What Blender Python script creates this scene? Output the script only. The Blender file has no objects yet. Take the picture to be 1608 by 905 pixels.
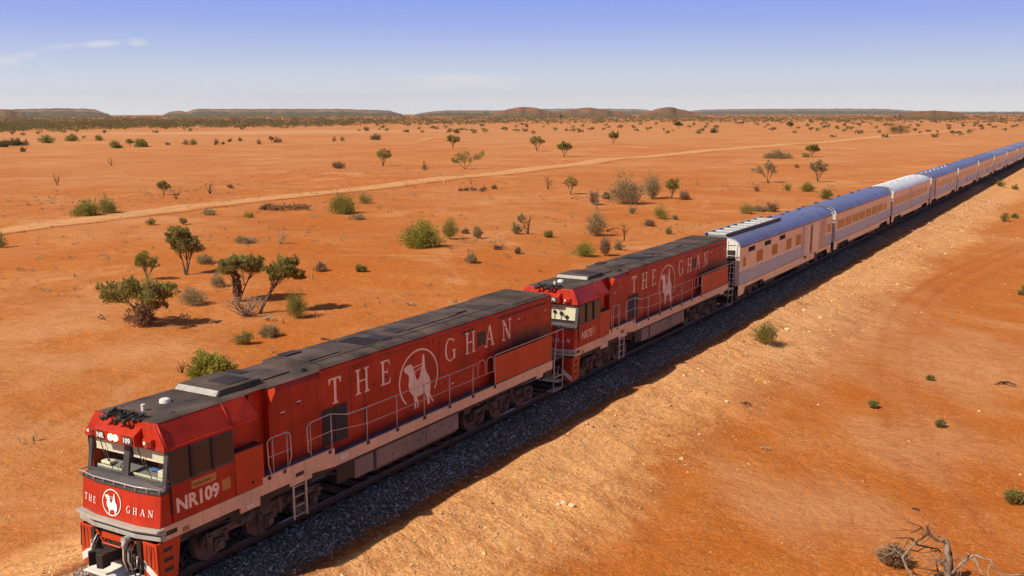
import bpy, math, random
import numpy as np
from mathutils import Vector, Matrix
PI = math.pi
R_ = math.radians
scene = bpy.context.scene
# ------------------------------------------------------------------ camera
CAM = Vector((20.396, -17.586, 11.523)); YAW, PITCH, ROLL, FPX, SH = -0.531, -0.202, -0.002, 1590.4, 52.08
_F = Vector((math.sin(YAW)*math.cos(PITCH), math.cos(YAW)*math.cos(PITCH), math.sin(PITCH)))
_R = Vector((math.cos(YAW), -math.sin(YAW), 0)); _U = _R.cross(_F)
_R2 = _R*math.cos(ROLL) + _U*math.sin(ROLL); _U2 = -_R*math.sin(ROLL) + _U*math.cos(ROLL)
cd = bpy.data.cameras.new('camera'); cam = bpy.data.objects.new('camera', cd)
scene.collection.objects.link(cam); scene.camera = cam
cd.sensor_fit = 'HORIZONTAL'; cd.sensor_width = 36; cd.lens = 36*FPX/1608; cd.shift_y = SH/1608
cd.clip_start = .5; cd.clip_end = 60000
cam.matrix_world = Matrix(((_R2.x, _U2.x, -_F.x, CAM.x), (_R2.y, _U2.y, -_F.y, CAM.y), (_R2.z, _U2.z, -_F.z, CAM.z), (0, 0, 0, 1)))
# ------------------------------------------------------------------ sun and sky
SUN = Vector((-.42, -.95, 1.0)).normalized()          # towards the sun
sd = bpy.data.lights.new('sun', 'SUN'); so = bpy.data.objects.new('sun', sd); scene.collection.objects.link(so)
sd.energy = 5.0; sd.angle = R_(.5); sd.color = (1.0, .92, .78)
so.rotation_euler = SUN.to_track_quat('Z', 'Y').to_euler(); so.location = (0, 0, 60)
world = bpy.data.worlds.new("World"); scene.world = world; world.use_nodes = True
wn, wl = world.node_tree.nodes, world.node_tree.links
wn.clear()
SKY_S = .055
def W(t, **k):
    n = wn.new(t)
    for a, b in k.items(): setattr(n, a, b)
    return n
def wm(op, a, b=None, c=None):
    n = W('ShaderNodeMath', operation=op)
    for i, v in enumerate((a, b, c)):
        if v is None: continue
        if isinstance(v, (int, float)): n.inputs[i].default_value = v
        else: wl.new(v, n.inputs[i])
    return n.outputs[0]
sky = W('ShaderNodeTexSky', sky_type='NISHITA'); sky.sun_disc = False
sky.sun_elevation = math.asin(SUN.z); sky.sun_rotation = math.atan2(SUN.x, SUN.y); sky.altitude = 300; sky.dust_density = 1.0; sky.ozone_density = 1.5
tc = W('ShaderNodeTexCoord'); sep = W('ShaderNodeSeparateXYZ'); wl.new(tc.outputs['Generated'], sep.inputs[0])
ramp = W('ShaderNodeValToRGB'); wl.new(wm('MULTIPLY', sep.outputs[2], 5.0), ramp.inputs[0])
def lin(c): return tuple(((v/255)/12.92 if v/255 <= .04045 else ((v/255+.055)/1.055)**2.4) for v in c)
K = .90/SKY_S
els = ramp.color_ramp.elements
stops = [(0, (255, 253, 250)), (.07, (246, 245, 248)), (.16, (224, 230, 243)), (.28, (194, 209, 242)), (.42, (164, 184, 246)), (.56, (144, 167, 248)), (1, (112, 140, 240))]
while len(els) < len(stops): els.new(.5)
for e, (p, c) in zip(els, stops): e.position = p; e.color = (*lin(c), 1)
vs = W('ShaderNodeVectorMath', operation='SCALE'); vs.inputs['Scale'].default_value = K; wl.new(ramp.outputs[0], vs.inputs[0])
# thin cirrus, placed by direction in the world
def rdir(u, v):
    d = (_F + _R2*((u-804)/FPX) - _U2*((v-452.5-SH)/FPX)); return d.normalized()
noise = W('ShaderNodeTexNoise'); noise.inputs['Scale'].default_value = 9; noise.inputs['Detail'].default_value = 7; noise.inputs['Roughness'].default_value = .62
mp = W('ShaderNodeMapping'); mp.inputs['Scale'].default_value = (1, 1, 7); wl.new(tc.outputs['Generated'], mp.inputs[0]); wl.new(mp.outputs[0], noise.inputs[0])
tot = None
for (u, v, wu, wv, tilt, amp) in [(8, 95, 26, 11, 0, 1.0), (42, 86, 16, 6, 0, .8), (160, 69, 30, 6, -.1, .75), (217, 66, 18, 7, 0, .95), (95, 73, 60, 5, -.1, .3), (680, 134, 165, 18, -.03, 1.5), (840, 148, 150, 14, .05, .5), (560, 150, 130, 12, 0, .4)]:
    c = rdir(u, v); rr = Vector((c.y, -c.x, 0)).normalized(); uu = rr.cross(c)
    def dotc(vec, off):
        n = W('ShaderNodeVectorMath', operation='DOT_PRODUCT'); wl.new(tc.outputs['Generated'], n.inputs[0]); n.inputs[1].default_value = vec
        return wm('SUBTRACT', n.outputs['Value'], off)
    a = dotc(rr, 0.0); b = dotc(uu, 0.0)
    b2 = wm('ADD', b, wm('MULTIPLY', a, tilt))
    r2 = wm('ADD', wm('POWER', wm('ABSOLUTE', wm('MULTIPLY', a, FPX/wu)), 2.0), wm('POWER', wm('ABSOLUTE', wm('MULTIPLY', b2, FPX/wv)), 2.0))
    front = dotc(c, .5)
    m = wm('MULTIPLY', wm('MULTIPLY', wm('MAXIMUM', wm('SUBTRACT', 1.0, r2), 0.0), wm('GREATER_THAN', front, 0.0)), amp)
    tot = m if tot is None else wm('MAXIMUM', tot, m)
nz = wm('MAXIMUM', wm('MULTIPLY', wm('SUBTRACT', noise.outputs[0], .36), 3.6), 0.0)
cl = wm('MINIMUM', wm('MULTIPLY', wm('MULTIPLY', tot, nz), .95), .85)
cm = W('ShaderNodeMix', data_type='RGBA'); wl.new(cl, cm.inputs['Factor']); wl.new(vs.outputs[0], cm.inputs['A'])
cc = lin((240, 238, 240)); cm.inputs['B'].default_value = (cc[0]*K, cc[1]*K, cc[2]*K, 1)
hm = W('ShaderNodeMapRange'); hm.inputs['From Min'].default_value = .16; hm.inputs['From Max'].default_value = .4; wl.new(sep.outputs[2], hm.inputs['Value'])
sm = W('ShaderNodeMix', data_type='RGBA'); wl.new(hm.outputs[0], sm.inputs['Factor']); wl.new(cm.outputs['Result'], sm.inputs['A']); hs = W('ShaderNodeHueSaturation'); hs.inputs['Saturation'].default_value = .62; hs.inputs['Value'].default_value = 1.08; wl.new(sky.outputs[0], hs.inputs['Color']); wl.new(hs.outputs[0], sm.inputs['B'])
bg = W('ShaderNodeBackground'); bg.inputs['Strength'].default_value = SKY_S; wl.new(sm.outputs['Result'], bg.inputs[0])
wo = W('ShaderNodeOutputWorld'); wl.new(bg.outputs[0], wo.inputs[0])
vw = scene.view_settings; vw.view_transform = 'Standard'; vw.look = 'None'; vw.exposure = .07; vw.gamma = 1; vw.use_curve_mapping = False
scene.cycles.max_bounces = 6; scene.cycles.diffuse_bounces = 4; scene.cycles.transparent_max_bounces = 12
scene.cycles.volume_bounces = 0
# ------------------------------------------------------------------ helpers
COL = scene.collection
rng = np.random.default_rng(7); random.seed(7)
def tag(o, label=None, cat=None, group=None, kind=None):
    if label: o['label'] = label
    if cat: o['category'] = cat
    if group: o['group'] = group
    if kind: o['kind'] = kind
    return o
def empty(name, loc, label=None, cat=None, group=None):
    o = bpy.data.objects.new(name, None); COL.objects.link(o); o.location = loc; o.empty_display_size = .3
    return tag(o, label, cat, group)
class MB:
    """collects shapes; build() links them as one mesh object"""
    def __init__(s): s.v = []; s.f = []; s.m = []; s.sm = []
    def add(s, v, f, m=0, smooth=False):
        n = len(s.v); s.v += [tuple(p) for p in v]; s.f += [tuple(i+n for i in q) for q in f]; s.m += [m]*len(f); s.sm += [smooth]*len(f); return s
    def box(s, x0, x1, y0, y1, z0, z1, m=0):
        v = [(x, y, z) for x in (x0, x1) for y in (y0, y1) for z in (z0, z1)]
        return s.add(v, [(0, 1, 3, 2), (4, 6, 7, 5), (0, 4, 5, 1), (2, 3, 7, 6), (0, 2, 6, 4), (1, 5, 7, 3)], m)
    def prism(s, poly, a0, a1, axis='y', m=0, caps=True):
        """poly: 2D points in the plane across axis: y->(x,z), x->(y,z), z->(x,y)"""
        n = len(poly)
        def P(p, a): return {'y': (p[0], a, p[1]), 'x': (a, p[0], p[1]), 'z': (p[0], p[1], a)}[axis]
        v = [P(p, a0) for p in poly] + [P(p, a1) for p in poly]
        f = [(i, (i+1) % n, n+(i+1) % n, n+i) for i in range(n)]
        if caps: f += [tuple(range(n-1, -1, -1)), tuple(range(n, 2*n))]
        return s.add(v, f, m)
    def loft(s, secs, m=0, caps=True, smooth=False):
        n = len(secs[0]); v = [p for q in secs for p in q]; f = []
        for k in range(len(secs)-1):
            for i in range(n): f.append((k*n+i, k*n+(i+1) % n, (k+1)*n+(i+1) % n, (k+1)*n+i))
        if caps: f += [tuple(range(n-1, -1, -1)), tuple(range((len(secs)-1)*n, len(secs)*n))]
        return s.add(v, f, m, smooth)
    def tube(s, pts, r, n=8, m=0, closed=False):
        pts = [Vector(p) for p in pts]; N = len(pts); rr = r if hasattr(r, '__len__') else [r]*N
        secs = []; prev = None
        for i, p in enumerate(pts):
            t = (pts[min(i+1, N-1)] - pts[max(i-1, 0)])
            if t.length < 1e-9: t = Vector((0, 0, 1))
            t.normalize()
            if prev is None: a = t.orthogonal().normalized()
            else:
                a = prev - t*prev.dot(t)
                a = a.normalized() if a.length > 1e-6 else t.orthogonal().normalized()
            prev = a; b = t.cross(a)
            secs.append([p + (a*math.cos(2*PI*k/n) + b*math.sin(2*PI*k/n))*rr[i] for k in range(n)])
        return s.loft(secs, m, True, True)
    def cyl(s, c, ax, r, h, n=24, m=0, r2=None):
        c = Vector(c); d = {'x': Vector((1, 0, 0)), 'y': Vector((0, 1, 0)), 'z': Vector((0, 0, 1))}[ax]
        a = d.orthogonal().normalized(); b = d.cross(a); r2 = r if r2 is None else r2
        secs = [[c + d*(-h/2 if k == 0 else h/2) + (a*math.cos(2*PI*i/n)+b*math.sin(2*PI*i/n))*(r if k == 0 else r2) for i in range(n)] for k in (0, 1)]
        return s.loft(secs, m)
    def build(s, name, mats, parent=None, bevel=0, off=(0, 0, 0), label=None):
        me = bpy.data.meshes.new(name)
        ox, oy, oz = off
        me.from_pydata([(p[0]-ox, p[1]-oy, p[2]-oz) for p in s.v], [], s.f)
        for mt in (mats if isinstance(mats, (list, tuple)) else [mats]): me.materials.append(mt)
        me.polygons.foreach_set('material_index', s.m); me.polygons.foreach_set('use_smooth', s.sm); me.update()
        o = bpy.data.objects.new(name, me); COL.objects.link(o)
        if parent: o.parent = parent
        if bevel:
            b = o.modifiers.new('bevel', 'BEVEL'); b.width = bevel; b.segments = 2; b.limit_method = 'ANGLE'; b.angle_limit = R_(40)
        if label: o['label'] = label
        return o
def npmesh(name, v, f, mats, parent=None, smooth=False, mi=None):
    me = bpy.data.meshes.new(name); v = np.asarray(v, np.float32); f = np.asarray(f, np.int32); k = f.shape[1]
    me.vertices.add(len(v)); me.vertices.foreach_set('co', v.ravel())
    me.loops.add(f.size); me.loops.foreach_set('vertex_index', f.ravel())
    me.polygons.add(len(f)); me.polygons.foreach_set('loop_start', np.arange(0, f.size, k, dtype=np.int32)); me.polygons.foreach_set('loop_total', np.full(len(f), k, np.int32))
    for mt in (mats if isinstance(mats, (list, tuple)) else [mats]): me.materials.append(mt)
    if mi is not None: me.polygons.foreach_set('material_index', np.asarray(mi, np.int32))
    me.polygons.foreach_set('use_smooth', np.full(len(f), smooth)); me.update(calc_edges=True)
    o = bpy.data.objects.new(name, me); COL.objects.link(o)
    if parent: o.parent = parent
    return o
# ------------------------------------------------------------------ materials
class NT:
    def __init__(s, name):
        s.mat = bpy.data.materials.new(name); s.mat.use_nodes = True; s.n = s.mat.node_tree.nodes; s.l = s.mat.node_tree.links
        s.b = s.n['Principled BSDF']; s.tc = s.n.new('ShaderNodeTexCoord'); s.geo = None
    def noise(s, scale, detail=4, rough=.55, vec=None, dist=0, stretch=None):
        n = s.n.new('ShaderNodeTexNoise'); n.inputs['Scale'].default_value = scale; n.inputs['Detail'].default_value = detail; n.inputs['Roughness'].default_value = rough; n.inputs['Distortion'].default_value = dist
        v = vec or s.pos()
        if stretch:
            m = s.n.new('ShaderNodeMapping'); m.inputs['Scale'].default_value = stretch; s.l.new(v, m.inputs[0]); v = m.outputs[0]
        s.l.new(v, n.inputs['Vector']); return n.outputs[0]
    def vor(s, scale, feat='F1', out='Distance', vec=None, rand=1):
        n = s.n.new('ShaderNodeTexVoronoi'); n.feature = feat; n.inputs['Scale'].default_value = scale; n.inputs['Randomness'].default_value = rand
        s.l.new(vec or s.pos(), n.inputs['Vector']); return n.outputs[out]
    def pos(s): return s.tc.outputs['Object']
    def wpos(s):
        if s.geo is None: s.geo = s.n.new('ShaderNodeNewGeometry')
        return s.geo.outputs['Position']
    def rr(s, x, a, b, c=0., d=1., clamp=True):
        n = s.n.new('ShaderNodeMapRange'); n.clamp = clamp
        for k, v in zip(('From Min', 'From Max', 'To Min', 'To Max'), (a, b, c, d)): n.inputs[k].default_value = v
        s.l.new(x, n.inputs['Value']); return n.outputs[0]
    def math(s, op, a, b=0.):
        n = s.n.new('ShaderNodeMath'); n.operation = op
        for i, v in enumerate((a, b)):
            if isinstance(v, (int, float)): n.inputs[i].default_value = v
            else: s.l.new(v, n.inputs[i])
        return n.outputs[0]
    def mix(s, f, a, b, mode='MIX'):
        n = s.n.new('ShaderNodeMix'); n.data_type = 'RGBA'; n.blend_type = mode
        for k, v in (('Factor', f), ('A', a), ('B', b)):
            i = n.inputs[k] if k != 'Factor' else n.inputs[0]
            if k in 'AB': i = [q for q in n.inputs if q.name == k and q.type == 'RGBA'][0]
            if isinstance(v, (int, float)): i.default_value = v
            elif isinstance(v, tuple): i.default_value = (*v, 1)
            else: s.l.new(v, i)
        return [q for q in n.outputs if q.type == 'RGBA'][0]
    def attr(s, name):
        n = s.n.new('ShaderNodeAttribute'); n.attribute_name = name; return n.outputs['Fac']
    def bump(s, h, strength=.3, dist=.02, prev=None):
        n = s.n.new('ShaderNodeBump'); n.inputs['Strength'].default_value = strength; n.inputs['Distance'].default_value = dist; s.l.new(h, n.inputs['Height'])
        if prev: s.l.new(prev, n.inputs['Normal'])
        return n.outputs[0]
    def done(s, color=None, rough=.5, metal=0., normal=None, spec=.5, coat=0):
        b = s.b
        if isinstance(color, tuple): b.inputs['Base Color'].default_value = (*color, 1)
        elif color is not None: s.l.new(color, b.inputs['Base Color'])
        for k, v in (('Roughness', rough), ('Metallic', metal), ('Specular IOR Level', spec), ('Coat Weight', coat)):
            if isinstance(v, (int, float)): b.inputs[k].default_value = v
            else: s.l.new(v, b.inputs[k])
        if normal: s.l.new(normal, b.inputs['Normal'])
        return s.mat
DUST = (.50, .20, .075)
def paint(name, col, rough=.45, dust=.25, var=.12, grime=.35, metal=0., spec=.5, streak=True, bump=.04, coat=0, hood_patch=False):
    t = NT(name)
    big = t.noise(.9, 5, .6); fine = t.noise(14, 4, .6)
    c2 = tuple(min(1, c*(1+var*2)) for c in col); c1 = tuple(c*(1-var*2) for c in col)
    c = t.mix(t.rr(big, .3, .7), c1, c2)
    if streak:
        st = t.noise(2.2, 5, .65, stretch=(3, 3, .25))
        c = t.mix(t.math('MULTIPLY', t.rr(st, .52, .75), grime), c, (.035, .022, .018))
    if hood_patch:   # dark ragged ellipse low on the rear of the hood
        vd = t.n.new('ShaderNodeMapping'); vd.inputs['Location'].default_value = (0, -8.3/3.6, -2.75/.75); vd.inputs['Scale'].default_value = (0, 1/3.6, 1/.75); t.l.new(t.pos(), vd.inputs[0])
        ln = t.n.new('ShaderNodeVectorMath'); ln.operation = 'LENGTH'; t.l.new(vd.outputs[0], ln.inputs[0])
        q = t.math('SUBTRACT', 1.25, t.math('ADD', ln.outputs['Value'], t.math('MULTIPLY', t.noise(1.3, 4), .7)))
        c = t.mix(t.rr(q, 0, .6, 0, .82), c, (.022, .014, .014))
    d = t.math('MULTIPLY', t.rr(t.math('ADD', t.math('MULTIPLY', big, .5), t.math('MULTIPLY', fine, .5)), .4, .68), dust)
    c = t.mix(d, c, DUST)
    return t.done(c, t.rr(fine, .3, .7, rough*.85, min(1, rough*1.2)), metal, t.bump(fine, bump, .01), spec, coat)
M = {}
M['red'] = paint('weathered_red_paint', (.42, .020, .0045), .45, .06, .14, .50, spec=.35, hood_patch=True)
M['orange'] = paint('orange_red_panel_paint', (.52, .048, .010), .45, .05, .06, .12, spec=.35)
M['roof'] = paint('sooty_roof_paint', (.062, .050, .046), .75, .16, .25, .5, streak=False, spec=.3)
M['dark'] = paint('dark_grey_paint', (.045, .047, .055), .55, .12, .2, .1)
M['deck'] = paint('grey_deck_paint', (.085, .10, .16), .65, .10, .2, .3, streak=False)
M['sill'] = paint('dusty_pale_sill_paint', (.78, .50, .33), .5, .30, .10, .30)
M['beam'] = paint('silver_grey_beam_paint', (.40, .38, .33), .5, .15, .12, .35)
M['black'] = paint('black_rubber_and_iron', (.016, .015, .015), .6, .10, .2, 0, streak=False)
M['tank'] = paint('dusty_fuel_tank_paint', (.24, .19, .16), .7, .30, .10, .45)
M['bogie'] = paint('dust_caked_iron', (.085, .070, .062), .85, .22, .25, .3, streak=False, spec=.2)
M['wheel'] = paint('worn_wheel_steel', (.11, .09, .08), .6, .2, .2, 0, metal=.4, streak=False)
M['steelbar'] = paint('bare_handrail_steel', (.55, .47, .42), .4, .15, .05, 0, metal=.3, streak=False)
M['white'] = paint('chalky_white_paint', (.74, .69, .60), .5, .08, .04, .05, streak=False)
M['decal'] = paint('worn_cream_lettering', (.92, .66, .52), .55, .08, .08, .35)
M['decalw'] = paint('white_lettering', (.85, .80, .74), .5, .0, .02, 0, streak=False)
M['desk'] = paint('grey_green_desk', (.20, .22, .19), .6, .1, .1, 0, streak=False)
M['cream'] = paint('cream_blind_and_glare', (.78, .74, .50), .7, .0, .05, 0, streak=False)
M['gold'] = paint('ochre_plate_paint', (.46, .20, .055), .5, .1, .08, .1, streak=False)
M['blue'] = paint('blue_plastic_folder', (.10, .22, .55), .5, .0, .05, 0, streak=False)
def glass(name, tint=(.03, .03, .03), alpha=.55, rough=.03):
    t = NT(name); b = t.b
    b.inputs['Base Color'].default_value = (*tint, 1); b.inputs['Roughness'].default_value = rough; b.inputs['Alpha'].default_value = alpha
    return t.mat
M['wglass'] = glass('windscreen_glass', (.02, .022, .022), .12)
M['sglass'] = glass('tinted_side_glass', (.050, .036, .032), 1, .12)
def lamp(name, col, e):
    t = NT(name); t.b.inputs['Base Color'].default_value = (*col, 1); t.b.inputs['Emission Color'].default_value = (*col, 1); t.b.inputs['Emission Strength'].default_value = e; return t.mat
M['lamp'] = lamp('lit_headlamp', (1, .78, .42), 2.2)
def steel(name, base, rough, dust=.2, metal=.9, var=.08):
    t = NT(name); big = t.noise(.6, 4, .6); fine = t.noise(9, 3, .6, stretch=(1, .12, 1)); st = t.noise(3, 5, .6, stretch=(2, 2, .2))
    c = t.mix(t.rr(big, .3, .7), tuple(b*(1-var) for b in base), tuple(min(1, b*(1+var)) for b in base))
    c = t.mix(t.math('MULTIPLY', t.rr(st, .45, .8), dust), c, DUST)
    return t.done(c, t.rr(fine, .3, .7, rough*.8, rough*1.25), metal, t.bump(fine, .05, .01))
M['stain'] = steel('ribbed_stainless_steel', (.80, .68, .56), .34, .22, .30)
M['stainw'] = steel('dusty_warm_reflection_steel', (.76, .62, .50), .34, .22, .45)  # orange ground reflection put into the base colour, dust streaks over it
M['groove'] = steel('shaded_dusty_groove', (.30, .22, .17), .7, .4, .2)  # dark base colour stands in for shade inside the flutes, plus dust streaks
M['stainend'] = steel('pale_painted_end_frame', (.70, .69, .66), .45, .15, .2)
M['panel'] = steel('dusty_pink_metal_door', (.62, .42, .32), .5, .3, .5)
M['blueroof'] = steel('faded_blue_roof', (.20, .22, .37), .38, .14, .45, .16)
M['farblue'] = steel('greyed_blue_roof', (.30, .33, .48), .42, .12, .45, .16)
M['silver'] = steel('bare_silver_roof', (.80, .80, .80), .42, .04, .55, .08)
M['rack'] = steel('pale_rack_metal', (.50, .50, .47), .5, .2, .3)
def winmat():
    t = NT('brown_reflection_window'); n = t.noise(1.2, 3)
    c = t.mix(t.rr(n, .3, .7), (.20, .085, .045), (.30, .13, .065))  # brown of the reflected ground is put into the pane colour
    return t.done(c, .16, .35, None, .8)
M['win'] = winmat()
M['bwin'] = glass('dark_high_window', (.012, .012, .013), 1, .6); M['bwin'].node_tree.nodes['Principled BSDF'].inputs['Specular IOR Level'].default_value = .1
# ------------------------------------------------------------------ terrain
_ks = [(rng.uniform(0, 2*PI), rng.uniform(0, 2*PI), w) for w in (220., 130., 70., 38., 21., 12., 7.)]
_am = [.55, .38, .26, .17, .11, .06, .035]
def zground(x, y):
    """height of the ground sheet (numpy arrays)"""
    x = np.asarray(x, float); y = np.asarray(y, float); r = np.abs(x)
    n = np.zeros(np.broadcast(x, y).shape)
    for (a, ph, w), am in zip(_ks, _am):
        am = am*np.clip(2.2-np.hypot(x, y)/(w*9), 0, 1)
        n = n + am*np.sin((x*np.cos(a)+y*np.sin(a))*2*PI/w+ph)*np.cos((x*np.cos(a+2.1)+y*np.sin(a+2.1))*2*PI/(w*1.37)+ph*2)
    edge = .10*np.sin(y*.9)+.09*np.sin(y*.37+1)+.06*np.sin(y*2.3+2)+.05*np.sin(y*3.9+1)*np.sin(y*.53)
    rr_ = r+edge*np.clip((r-2.6)/.8, 0, 1)
    z = np.interp(rr_, [0, 1.55, 2.6, 3.35, 4.6, 7.8, 11, 14], [-.20, -.20, -.52, -.58, -1.0, -1.72, -1.88, -1.9])
    far = np.clip((r-7)/25, 0, 1)*np.clip(1.6-np.hypot(x, y)/900, .0, 1)
    bank = np.clip((r-3.3)/2, 0, 1)*np.clip((12-r)/4, 0, 1)
    z = z + .06*np.exp(-((r-3.15)/.35)**2)*np.sin(y*1.15+.6*np.sin(y*.31))*np.sin(y*.47+1.3)
    return z+n*far*.75+bank*.035*np.sin(x*1.1+1.7*np.sin(y*.6))*np.sin(y*1.1-x*.5+2*np.sin(x*.7))
def z1(x, y): return float(zground(np.array([x]), np.array([y]))[0])
def at(u, v):
    """where the ray of a photo pixel meets the ground"""
    d = _F + _R2*((u-804)/FPX) - _U2*((v-452.5-SH)/FPX); z = -1.9
    for _ in range(30):
        t = (z-CAM.z)/d.z; p = CAM + d*t; z = .5*z+.5*z1(p.x, p.y)
    return Vector((p.x, p.y, z1(p.x, p.y)))
def axis(lo, hi, step, ext0, ext1, g=1.06):
    a = list(np.arange(lo, hi+1e-6, step)); s = step; q = a[-1]
    while q < ext1: s *= g; q += s; a.append(q)
    s = step; q = a[0]; b = []
    while q > ext0: s *= g; q -= s; b.append(q)
    return np.array(b[::-1]+a)
gx = axis(-4.5, 24, .22, -26000, 26000, 1.065); gy = axis(-6, 55, .3, -3000, 32000, 1.055)
gx = np.array(sorted(set(gx)))
GX, GY = np.meshgrid(gx, gy, indexing='ij'); GZ = zground(GX, GY)
nx, ny = len(gx), len(gy)
def z1(x, y):
    i = min(max(int(np.searchsorted(gx, x))-1, 0), len(gx)-2); j = min(max(int(np.searchsorted(gy, y))-1, 0), len(gy)-2)
    a = (x-gx[i])/(gx[i+1]-gx[i]); b = (y-gy[j])/(gy[j+1]-gy[j])
    return float(GZ[i, j]*(1-a)*(1-b)+GZ[i+1, j]*a*(1-b)+GZ[i, j+1]*(1-a)*b+GZ[i+1, j+1]*a*b)
idx = np.arange(nx*ny).reshape(nx, ny)
gf = np.stack([idx[:-1, :-1], idx[1:, :-1], idx[1:, 1:], idx[:-1, 1:]], -1).reshape(-1, 4)
def polyd(X, Y, pts):
    d = np.full(X.shape, 1e9)
    for (a, b) in zip(pts[:-1], pts[1:]):
        ax, ay, bx, by = a[0], a[1], b[0], b[1]; L = (bx-ax)**2+(by-ay)**2
        t = np.clip(((X-ax)*(bx-ax)+(Y-ay)*(by-ay))/L, 0, 1); d = np.minimum(d, np.hypot(X-ax-t*(bx-ax), Y-ay-t*(by-ay)))
    return d
def curve(pix):
    P = [at(u, v) for u, v in pix]; out = []
    for i in range(len(P)-1):
        a = P[max(i-1, 0)]; b = P[i]; c = P[i+1]; d = P[min(i+2, len(P)-1)]
        for k in range(8):
            t = k/8; out.append(.5*((2*b)+(c-a)*t+(2*a-5*b+4*c-d)*t*t+(-a+3*b-3*c+d)*t**3))
    return out+[P[-1]]
rutA = curve([(1555, 905), (1500, 812), (1452, 740), (1418, 660), (1404, 590), (1406, 530), (1432, 480), (1500, 430), (1608, 385)])
rutB = curve([(1640, 800), (1560, 730), (1500, 660), (1462, 585), (1462, 520), (1490, 475), (1560, 430), (1640, 402)])
def ground_mat(name, road=False):
    t = NT(name); P = t.wpos()
    big = t.noise(.028, 6, .62, P); mid = t.noise(.16, 6, .62, P, .6); small = t.noise(1.3, 6, .65, P); fine = t.noise(9, 5, .7, P); huge = t.noise(.0045, 5, .6, P)
    deep = (.47, .118, .013); rust = (.485, .142, .024); pale = (.55, .208, .064); tanc = (.84, .41, .15)
    f = t.math('ADD', t.math('MULTIPLY', big, .5), t.math('ADD', t.math('MULTIPLY', mid, .35), t.math('MULTIPLY', small, .15)))
    c = t.mix(t.rr(f, .40, .50), deep, rust); c = t.mix(t.rr(f, .48, .58, 0, .95), c, pale)
    # the plain turns paler and pinker with distance: haze put into its colour
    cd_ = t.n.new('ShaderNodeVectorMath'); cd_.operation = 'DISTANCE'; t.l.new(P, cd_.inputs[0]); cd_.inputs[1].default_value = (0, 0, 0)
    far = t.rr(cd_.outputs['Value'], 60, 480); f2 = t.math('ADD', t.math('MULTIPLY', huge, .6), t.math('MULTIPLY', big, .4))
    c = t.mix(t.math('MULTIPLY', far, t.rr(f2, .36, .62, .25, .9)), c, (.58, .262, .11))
    if not road:
        tan = t.attr('tan'); tn = t.math('ADD', tan, t.math('MULTIPLY', t.math('SUBTRACT', t.noise(.8, 6, .7, P), .5), 1.5))
        c = t.mix(t.math('MULTIPLY', t.rr(tn, .25, .95), .88), c, tanc)
        c = t.mix(t.math('MULTIPLY', t.rr(fine, .52, .64), t.math('MULTIPLY', tan, .55)), c, (.92, .60, .32))
        c = t.mix(t.math('MULTIPLY', t.rr(fine, .47, .36), t.math('MULTIPLY', tan, .7)), c, (.40, .17, .06))
        c = t.mix(t.math('MULTIPLY', t.rr(small, .50, .62), t.math('MULTIPLY', tan, .45)), c, (.62, .27, .095))
        c = t.mix(t.math('MULTIPLY', t.attr('rut'), t.rr(mid, .3, .6, .45, .8)), c, (.40, .095, .015))
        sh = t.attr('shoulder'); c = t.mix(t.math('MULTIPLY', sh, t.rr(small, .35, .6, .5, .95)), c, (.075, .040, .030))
        bal = t.attr('ballast'); bv = t.vor(22, 'F1', 'Color', P); bw = t.n.new('ShaderNodeSeparateXYZ'); t.l.new(bv, bw.inputs[0])
        c = t.mix(bal, c, t.mix(t.rr(bw.outputs[0], 0, 1), (.030, .029, .030), (.16, .155, .155)))
        c = t.mix(t.attr('pale'), c, (.68, .41, .24))
    else:
        e = t.attr('edge'); en = t.math('ADD', e, t.math('MULTIPLY', t.math('SUBTRACT', t.noise(.35, 5, .7, P), .5), .7))
        rc = t.mix(t.rr(small, .3, .7), (.64, .32, .12), (.68, .37, .16)); q = t.math('ABSOLUTE', t.attr('across')); rc = t.mix(t.math('MULTIPLY', t.rr(t.math('ABSOLUTE', t.math('SUBTRACT', q, .33)), .16, .05), .55), rc, (.76, .47, .26)); c = t.mix(t.rr(en, .25, .75, 0, .80), c, rc)
    # grit: fine light and dark grains, stronger in some patches
    gr = t.noise(8.5, 4, .8, P); pt = t.rr(t.noise(.35, 4, .6, P), .40, .60, .45, 1)
    c = t.mix(t.math('MULTIPLY', t.rr(gr, .54, .66), t.math('MULTIPLY', pt, .60)), c, (.80, .40, .15))
    c = t.mix(t.math('MULTIPLY', t.rr(gr, .46, .34), t.math('MULTIPLY', pt, .70)), c, (.25, .065, .012))
    md = t.noise(2.6, 4, .7, P); c = t.mix(t.rr(md, .52, .72, 0, .35), c, (.36, .105, .025)); c = t.mix(t.rr(md, .46, .30, 0, .30), c, (.72, .34, .13))
    # clay crust and drainage lines of the open plain
    dr = t.noise(.09, 5, .7, P, 2.2); ab = t.math('ABSOLUTE', t.math('SUBTRACT', dr, .5)); c = t.mix(t.math('MULTIPLY', t.rr(ab, .022, .004), .40), c, (.40, .115, .022))
    c = t.mix(t.math('MULTIPLY', t.rr(t.noise(.55, 5, .75, P, .8), .55, .64), t.rr(t.noise(.03, 4, .6, P), .45, .6, 0, .55)), c, (.38, .135, .045))
    c = t.mix(t.rr(t.noise(.05, 5, .7, P, 1.0), .54, .66, 0, .55), c, (.66, .32, .14))
    # dark litter specks
    sp = t.vor(1.7, 'F1', 'Distance', P); s2 = t.noise(.22, 4, .6, P)
    c = t.mix(t.math('MULTIPLY', t.math('LESS_THAN', sp, .085), t.rr(s2, .5, .6)), c, (.15, .06, .03))
    sp2 = t.vor(6, 'F1', 'Distance', P); c = t.mix(t.math('MULTIPLY', t.math('LESS_THAN', sp2, .10), t.rr(t.noise(.5, 3, .6, P), .48, .62, 0, .8)), c, (.74, .42, .20))
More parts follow.
